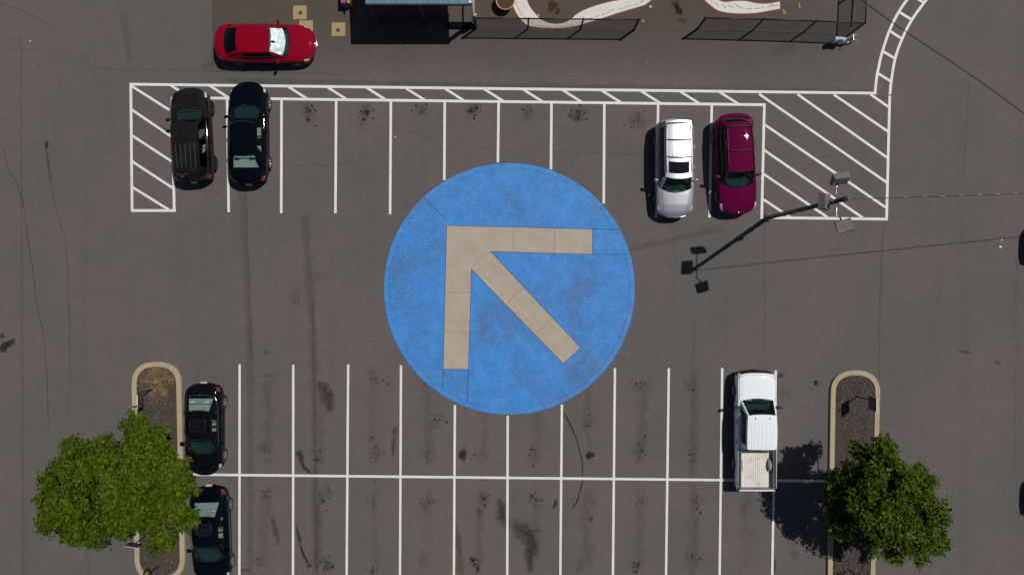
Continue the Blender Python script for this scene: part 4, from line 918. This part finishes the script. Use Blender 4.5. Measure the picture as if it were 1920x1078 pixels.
# plank and small bicycle by the fence corner
b = MB(); P = [G(1605, -70, .07), G(1603, -10, .07), G(1601, 18, .06), G(1598, 46, .05)]
b.tube(P, [.08, .08, .065, .05], 7); b.tube([P[-1], G(1595.5, 50, .06)], .04, 7, 1)
tag(b.build('wooden_plank', [M['plank'], M['black']]), 'long brown wooden pole lying inside the corner of the right fence', 'plank')
bk = thing('bicycle', tuple(G(1576, 81)), R(4), 'small red bicycle with a pale blue load by the fence corner', 'bicycle')
for x in (-.36, .36):
    b = MB(); T = Matrix.Translation((x, 0, .24)) @ Matrix.Rotation(math.pi / 2, 4, 'X')
    b.lathe([(.235, -.02), (.25, 0), (.235, .02), (.215, 0), (.235, -.02)], 24, T, 0, False); w = b.build('wheel', M['tyre'], bk); b = MB(); b.lathe([(.205, -.012), (.215, 0), (.205, .012)], 24, T, 0, False)
    for q in range(6): t = math.pi * q / 3; b.tube([(x, 0, .24), (x + .21 * math.cos(t), 0, .24 + .21 * math.sin(t))], .005, 4)
    b.build('rim', M['steel'], w)
b = MB()
for p, q, r in [((.36, 0, .24), (.30, 0, .70), .022), ((.31, 0, .62), (-.08, 0, .27), .028), ((-.08, 0, .27), (-.17, 0, .66), .024), ((-.36, 0, .24), (-.14, 0, .56), .018), ((-.36, 0, .24), (-.08, 0, .27), .018), ((.31, 0, .58), (-.15, 0, .58), .024)]: b.tube([p, q], r, 8)
b.box((.12, 0, .44), (.36, .06, .2), roty(-.4), 0, .8, .02); b.build('frame', M['bikered'], bk)
b = MB(); b.tube([(.24, .19, .80), (.28, .13, .80), (.30, 0, .78), (.28, -.13, .80), (.24, -.19, .80)], .012, 8); b.tube([(.30, 0, .70), (.30, 0, .78)], .018, 8); b.build('handlebar', M['steel'], bk)
b = MB()
for y in (.16, -.16): b = MB(); b.lathe([(.001, .02), (.03, .015), (.035, 0), (.001, -.01)], 10, Matrix.Translation((.40, y * .8, .76)), 0, False); b.build('lamp', M['lamp'], bk)
b = MB(); b.box((-.10, 0, .70), (.26, .17, .06), None, 0, .85, .02); b.build('saddle', M['black'], bk)
b = MB(); V = []; nx, ny = 12, 7
for i in range(nx + 1):
    for j in range(ny + 1):
        u, v = i / nx, j / ny; V.append((-.56 + .52 * u + random.uniform(-.01, .01), -.12 + .24 * v + .03 * math.sin(5 * u), .60 + .20 * math.sin(math.pi * v) ** .6 + random.uniform(-.02, .02) - .06 * (u > .9)))
b.add(V, [(i * (ny + 1) + j, (i + 1) * (ny + 1) + j, (i + 1) * (ny + 1) + j + 1, i * (ny + 1) + j + 1) for i in range(nx) for j in range(ny)], 0, True)
b.box((-.31, 0, .52), (.48, .22, .14), None, 0, .9, .03); b.build('luggage_cover', M['paleblue'], bk)

# ---------------------------------------------------------------- shelter, planter, cabinet, valve covers
def GB(px, py): g = G(px, py); return g.x, g.y
x0, yf = GB(707, 47.6); x1, _ = GB(889.5, 47.6); yb = yf + 2.6
sh = thing('shelter', ((x0 + x1) / 2, yf, 0), 0, 'open shelter with a teal metal roof on white posts at the top edge', 'shelter'); cx = (x0 + x1) / 2; W2 = (x1 - x0) / 2
b = MB(); k = 40
V = []
for i in range(k + 1):
    x = -W2 + 2 * W2 * i / k; z = .006 if i % 4 == 0 else 0
    V += [(x, 0, 3.0 + z), (x, 2.6, 3.28 + z)]
b.add(V, [(2 * i, 2 * i + 2, 2 * i + 3, 2 * i + 1) for i in range(k)], 0, False); b.add([(-W2, 0, 2.95), (W2, 0, 2.95), (W2, 2.6, 3.22), (-W2, 2.6, 3.22)], [(3, 2, 1, 0)], 0, False)
b.add([(-W2, 0, 2.95), (W2, 0, 2.95), (W2, 0, 3.0), (-W2, 0, 3.0)], [(0, 1, 2, 3)], 0, False); b.add([(W2, 0, 2.95), (W2, 2.6, 3.22), (W2, 2.6, 3.28), (W2, 0, 3.0)], [(0, 1, 2, 3)], 0, False); b.add([(-W2, 0, 2.95), (-W2, 2.6, 3.22), (-W2, 2.6, 3.28), (-W2, 0, 3.0)], [(3, 2, 1, 0)], 0, False)
b.build('roof', M['roof'], sh)
b = MB(); b.box((0, -.03, 2.93), (2 * W2 + .04, .05, .16)); b.build('fascia', M['darkwood'], sh)
b = MB(); b.box((W2 - .02, .06, 2.97), (.16, .10, .16)); b.tube([(W2 + .03, .0, 3.03), (W2 + .03, 2.6, 3.31)], .045, 6); b.build('roof_bracket', M['whitepost'], sh)
for x, y in ((W2 - .03, .10), (-W2 + .12, .10), (0, .10), (W2 - .03, 2.45), (-W2 + .12, 2.45)):
    b = MB(); b.box((x, y, 1.47), (.13, .16, 2.94)); b.build('post', M['whitepost'] if x > 1 else M['darkwood'], sh)
bx, by = GB(775, 40); bn = thing('bench', (bx, by, 0), 0, 'long dark bench in the shade of the shelter', 'bench')
b = MB(); [b.box((0, y, .44), (3.5, .11, .05), None, 0, 1, .01) for y in (-.13, 0, .13)]; b.build('seat', M['darkwood'], bn)
for x in (-1.5, -.5, .5, 1.5):
    b = MB(); b.box((x, 0, .21), (.08, .36, .41)); b.build('leg', M['darkwood'], bn)
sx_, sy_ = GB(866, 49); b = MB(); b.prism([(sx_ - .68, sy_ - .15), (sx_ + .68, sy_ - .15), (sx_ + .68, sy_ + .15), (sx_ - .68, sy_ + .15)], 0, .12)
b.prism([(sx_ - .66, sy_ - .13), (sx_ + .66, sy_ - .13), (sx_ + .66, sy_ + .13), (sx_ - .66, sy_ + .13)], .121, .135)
tag(b.build('shadow_block', M['under']), 'low black block put in for the band of shadow at the right foot of the shelter', 'shadow stand-in')  # made-up black block, laid where a band of shadow falls
g0 = G(893, 47); rp = thing('handrail', tuple(g0), 0, 'pale wooden rail running up behind the shelter post', 'rail')
for k, (dx, w) in enumerate(((-.05, .07),)):
    b = MB(); b.box((dx, 1.2, 1.42), (w, 2.5, .05)); b.build('rail_bar', M['tanw'] if k == 0 else M['whitepost'], rp)
for y in (0.02, 2.4):
    b = MB(); b.box((.03, y, .71), (.06, .06, 1.40)); b.build('post', M['whitepost'], rp)
gp = G(947.5, 8); pl = thing('planter', tuple(gp), 0, 'round terracotta planter with brown soil at the top edge', 'planter')
b = MB(); b.lathe([(.26, 0), (.30, .02), (.40, .42), (.45, .44), (.46, .52), (.42, .53), (.40, .50), (.38, .44)], 36, None, 0, False); b.build('pot', M['terra'], pl)
b = MB(); b.lathe([(.001, .46), (.2, .455), (.385, .44)], 30, None, 0, False); b.build('soil', M['soil'], pl)
gc = G(651, 11); cb_ = thing('cabinet', tuple(gc), 0, 'small purple cabinet with a tan side post left of the shelter', 'cabinet')
b = MB(); b.box((-.02, .35, .36), (.33, .95, .62), None, 0, .96, .02); b.box((-.02, .35, .03), (.26, .8, .06)); b.build('housing', M['purple'], cb_)
b = MB(); b.box((.20, .40, .45), (.10, .95, .9)); b.build('side_panel', M['tanw'], cb_)
b = MB(); b.box((.165, .40, .40), (.02, .9, .75)); b.build('door', M['dark_in'], cb_)
b = MB(); b.lathe([(.001, .06), (.045, .045), (.06, 0), (.045, -.04), (.001, -.05)], 12, Matrix.Translation((.22, -.14, .86)), 0, False); b.build('knob', M['yellow'], cb_)
for (px, py), r_, lab in (((562.5, 24.5), .3, 'square tan valve cover, uppermost of three near the red car'), ((574, 52), .1, 'square tan valve cover half hidden by the nose of the red car'), ((635, 56), -.2, 'square tan valve cover by the edge of the shelter shadow')):
    g = G(px, py); vc = thing('valve_cover', tuple(g), 0, lab, 'valve cover', 'square valve covers in the paving'); b = MB(); n = 12; hw = .325
    E = []
    for q in range(4):
        for i in range(n): 
            t = -1 + 2 * i / n; e = [(t, -1), (1, t), (-t, 1), (-1, -t)][q]; E.append((e[0] * hw + random.uniform(-.012, .012), e[1] * hw + random.uniform(-.012, .012)))
    b.prism(E, .002, .028); b.build('slab', M['cover'], vc)
    b = MB(); b.lathe([(.001, .036), (.085, .036), (.10, .029)], 20, Matrix.Translation((r_ * .1, -.03 + r_ * .05, 0)), 0, False); b.build('lid', M['rust'], vc)

# ---------------------------------------------------------------- signs on the islands
def sign(base, label, h, w, hp, yaw, face, off=(0, 0), bars=()):
    g = G(*base); root = thing('sign', (g.x, g.y, .12), yaw, label, 'sign', 'signs standing on the islands')
    b = MB(); b.tube([(0, 0, 0), (0, 0, h)], .03, 8); b.build('post', M['pole'], root)
    b = MB(); b.box((.035 + off[0], off[1], h - hp / 2), (.028, w, hp), None, 0, 1, .006); pn = b.build('panel', [M['signback_shade']], root)  # dark panel colour also holds the shade on the side seen
    b = MB(); b.box((.035 + off[0], off[1], h + .004), (.030 if face == 'signface' else .012, w, .012)); b.build('lit_edge', M['signlit'], pn)  # white strip paints the sunlit top of the panel
    if face:
        b = MB(); b.box((.053 + off[0], off[1], h - hp / 2), (.006, w * .88, hp * .88)); fc = b.build('face', M[face], pn)
    for (dy, dz, ww, hh, m) in bars:
        b = MB(); b.box((.018 + off[0], off[1] + dy, h - hp / 2 + dz), (.006, ww, hh)); b.box((.058 + off[0], off[1] + dy, h - hp / 2 + dz), (.006, ww, hh)); b.build('marking', M[m], pn)
sign((289, 728), 'sign with its sunlit top edge painted white on the left island above the tree', 1.55, .62, .50, R(180), 'signface', (0, .40), [])
sign((283.6, 997), 'dark sign poking out from under the lower side of the left tree', 1.95, .60, .34, R(262), 'signback_shade', (0, 0), [])
sign((300, 1058), 'sign with a yellow square at the bottom end of the left island', 1.45, .42, .55, R(215), None, (0, 0), [(0, 0, .2, .24, 'signyellow')])
sign((1606, 742), 'sign with its sunlit top edge painted white and red print on the right island', 1.95, .62, .85, R(0), 'signface', (0, -.13), [(-.05, .1, .12, .42, 'signred'), (.12, -.1, .08, .3, 'signred')])
sign((1589, 1065), 'sign at the bottom edge on the right island below the tree', 1.95, .62, .85, R(0), 'signface', (0, -.13), [(.05, .1, .12, .4, 'signred')])

# ---------------------------------------------------------------- trees
def tree(name, label, base, lobes, per, mat, seed, size=(.10, .18)):
    r = np.random.default_rng(seed); g = G(*base); root = thing(name, (g.x, g.y, .1), 0, label, 'tree', 'young maple trees on the islands'); o = Vector((g.x, g.y, .1))
    Lb = [(G(px, py, z) - o, rp / 39 * (1 - z / HCAM), fl) for px, py, z, rp, fl in lobes]
    b = MB(); top = Vector((0.1, 0, 3.6)); b.tube([(0, 0, 0), (.02, .01, .5), (.03, 0, 1.6), (.08, .02, 2.6), tuple(top)], [.17, .13, .115, .095, .06], 12)
    for c, rad, fl in Lb:
        s = Vector((.04, 0, 1.7 + .8 * r.random())); e = c - Vector((0, 0, rad * .15)); m1 = s.lerp(e, .5) + Vector((0, 0, .25))
        b.tube([s, m1, e], [.055, .035, .012], 7)
        for _ in range(4):
            d = Vector(r.normal(size=3)).normalized(); d.z = abs(d.z) * .6; b.tube([m1.lerp(e, .6), m1.lerp(e, .6) + d * rad * .75], [.018, .006], 5)
    b.build('trunk', M['bark'], root)
    C = []; Nn = []
    for c, rad, fl in Lb:
        k = int(per * rad * rad)
        ncl = max(14, int(46 * rad * rad)); dirs = r.normal(size=(ncl, 3)); dirs /= np.linalg.norm(dirs, axis=1)[:, None]; dirs[:, 2] = np.where(dirs[:, 2] < -.45, -dirs[:, 2], dirs[:, 2])
        rr = rad * (.45 + .66 * r.random(ncl) ** .7); cl = np.array(c) + dirs * rr[:, None] * np.array([1, 1, fl])
        idx = r.integers(0, ncl, k); P = cl[idx] + r.normal(size=(k, 3)) * np.array([.115, .115, .08])
        C.append(P); Nn.append(dirs[idx] * .6 + r.normal(size=(k, 3)) * .55 + np.array([0, 0, .55]))
    C = np.concatenate(C); Nn = np.concatenate(Nn); Nn /= np.linalg.norm(Nn, axis=1)[:, None]; n = len(C)
    a = r.normal(size=(n, 3)); a -= (a * Nn).sum(1)[:, None] * Nn; a /= np.linalg.norm(a, axis=1)[:, None]; bb = np.cross(Nn, a); s = r.uniform(*size, n)
    shape = [(0, -.1), (.34, .02), (.62, .42), (.30, .52), (.22, .82), (0, 1.05)]
    V = np.zeros((n, 11, 3))
    for i, (u, v) in enumerate(shape):
        V[:, i] = C + (a * (u) + bb * (v - .45) + Nn * (-.22 * u)) * s[:, None]
        if 0 < i < 5: V[:, 5 + i] = C + (a * (-u) + bb * (v - .45) + Nn * (-.22 * u)) * s[:, None]
    V[:, 10] = V[:, 0]
    me = bpy.data.meshes.new('crown'); F = np.array([[0, 1, 2, 3, 4, 5], [0, 5, 9, 8, 7, 6]])
    fl_ = (F[None] + (np.arange(n) * 11)[:, None, None]).reshape(-1)
    me.vertices.add(n * 11); me.vertices.foreach_set('co', V.reshape(-1)); me.loops.add(n * 12); me.loops.foreach_set('vertex_index', fl_.astype(np.int32)); me.polygons.add(n * 2)
    me.polygons.foreach_set('loop_start', np.arange(n * 2, dtype=np.int32) * 6); me.polygons.foreach_set('loop_total', np.full(n * 2, 6, dtype=np.int32)); me.update(calc_edges=True); me.validate()
    at = me.attributes.new('tone', 'FLOAT', 'POINT'); t = np.clip(r.beta(1.5, 2.6, n) + (r.random(n) < .05) * .6, 0, 1.3); at.data.foreach_set('value', np.repeat(t, 11).astype(np.float32))
    me.materials.append(mat); co = bpy.data.objects.new('crown', me); COL.objects.link(co); co.parent = root
    return n
lx = lambda X, Y, z, r_, fl=.75: (50 + X * .374, 660 + Y * .3877, z, r_ * .3877, fl)
n1 = tree('maple_tree', 'broad leafy tree on the left island overhanging the blue-black sedan', (293, 868), [
    lx(430, 640, 4.7, 185), lx(235, 620, 4.0, 130), lx(165, 745, 3.7, 105), lx(250, 800, 3.8, 120), lx(590, 420, 3.9, 100), lx(545, 345, 3.6, 55), lx(650, 440, 3.7, 70), lx(330, 500, 4.2, 105), lx(690, 590, 4.3, 130), lx(745, 720, 3.9, 105), lx(660, 905, 3.2, 62), lx(640, 800, 3.7, 80),
    lx(480, 770, 4.4, 125), lx(330, 890, 3.5, 62), lx(120, 640, 3.5, 55), lx(230, 465, 3.7, 55), lx(110, 840, 3.4, 45), lx(780, 640, 3.8, 70), lx(790, 815, 3.5, 55), lx(560, 560, 5.0, 140), lx(455, 840, 3.9, 70), lx(180, 545, 3.5, 30)], 2500, M['leaf'], 3, (.055, .145))
rx = lambda X, Y, z, r_, fl=.85: (1420 + X * .369, 680 + Y * .369, z - .35, r_ * .369, fl)
n2 = tree('maple_tree', 'leafy tree on the right island with its round shadow on the asphalt', (1588, 892), [
    rx(600, 470, 4.5, 85), rx(520, 500, 4.2, 85), rx(440, 610, 4.0, 90), rx(390, 650, 3.4, 60), rx(645, 600, 5.2, 150), rx(780, 620, 4.6, 105), rx(850, 740, 4.2, 105), rx(780, 860, 4.2, 120), rx(640, 780, 4.6, 125), rx(700, 950, 3.6, 65), rx(870, 890, 3.8, 80), rx(830, 980, 3.3, 40),
    rx(435, 820, 2.9, 75), rx(420, 740, 3.0, 80), rx(650, 420, 4.1, 45), rx(930, 790, 3.7, 40), rx(855, 610, 4.0, 50), rx(560, 690, 5.0, 110), rx(600, 900, 3.6, 60), rx(930, 910, 3.5, 35)], 2300, M['leaf2'], 9, (.055, .145))
print('leaves', n1, n2)

# ---------------------------------------------------------------- light, sky, camera
w = bpy.data.worlds.new('World'); SC.world = w; w.use_nodes = True; n = w.node_tree; n.nodes.clear()
sky = n.nodes.new('ShaderNodeTexSky'); sky.sky_type = 'NISHITA'; sky.sun_disc = False; sky.sun_elevation = SUN_EL; sky.sun_rotation = math.atan2(SUN.x, SUN.y); sky.air_density = 1.0; sky.dust_density = .6
bg = n.nodes.new('ShaderNodeBackground'); bg.inputs[1].default_value = .05; wo = n.nodes.new('ShaderNodeOutputWorld'); n.links.new(sky.outputs[0], bg.inputs[0]); n.links.new(bg.outputs[0], wo.inputs[0])
ld = bpy.data.lights.new('sun', 'SUN'); ld.energy = 5.0; ld.angle = R(.5); ld.color = (1, .965, .91); lo = bpy.data.objects.new('sun', ld); COL.objects.link(lo); lo.rotation_euler = SUN.to_track_quat('Z', 'Y').to_euler()
cd = bpy.data.cameras.new('camera'); cam = bpy.data.objects.new('camera', cd); COL.objects.link(cam); cam.location = (0, 0, HCAM); cam.rotation_euler = (TILT, 0, 0)
cd.sensor_width = 36; cd.lens = FPX / 1920 * 36; cd.clip_end = 1000; cd.clip_start = .5; SC.camera = cam
SC.view_settings.view_transform = 'Standard'; SC.view_settings.look = 'None'; SC.view_settings.exposure = -.5; SC.view_settings.gamma = 1
SC.cycles.max_bounces = 6; SC.cycles.transparent_max_bounces = 24
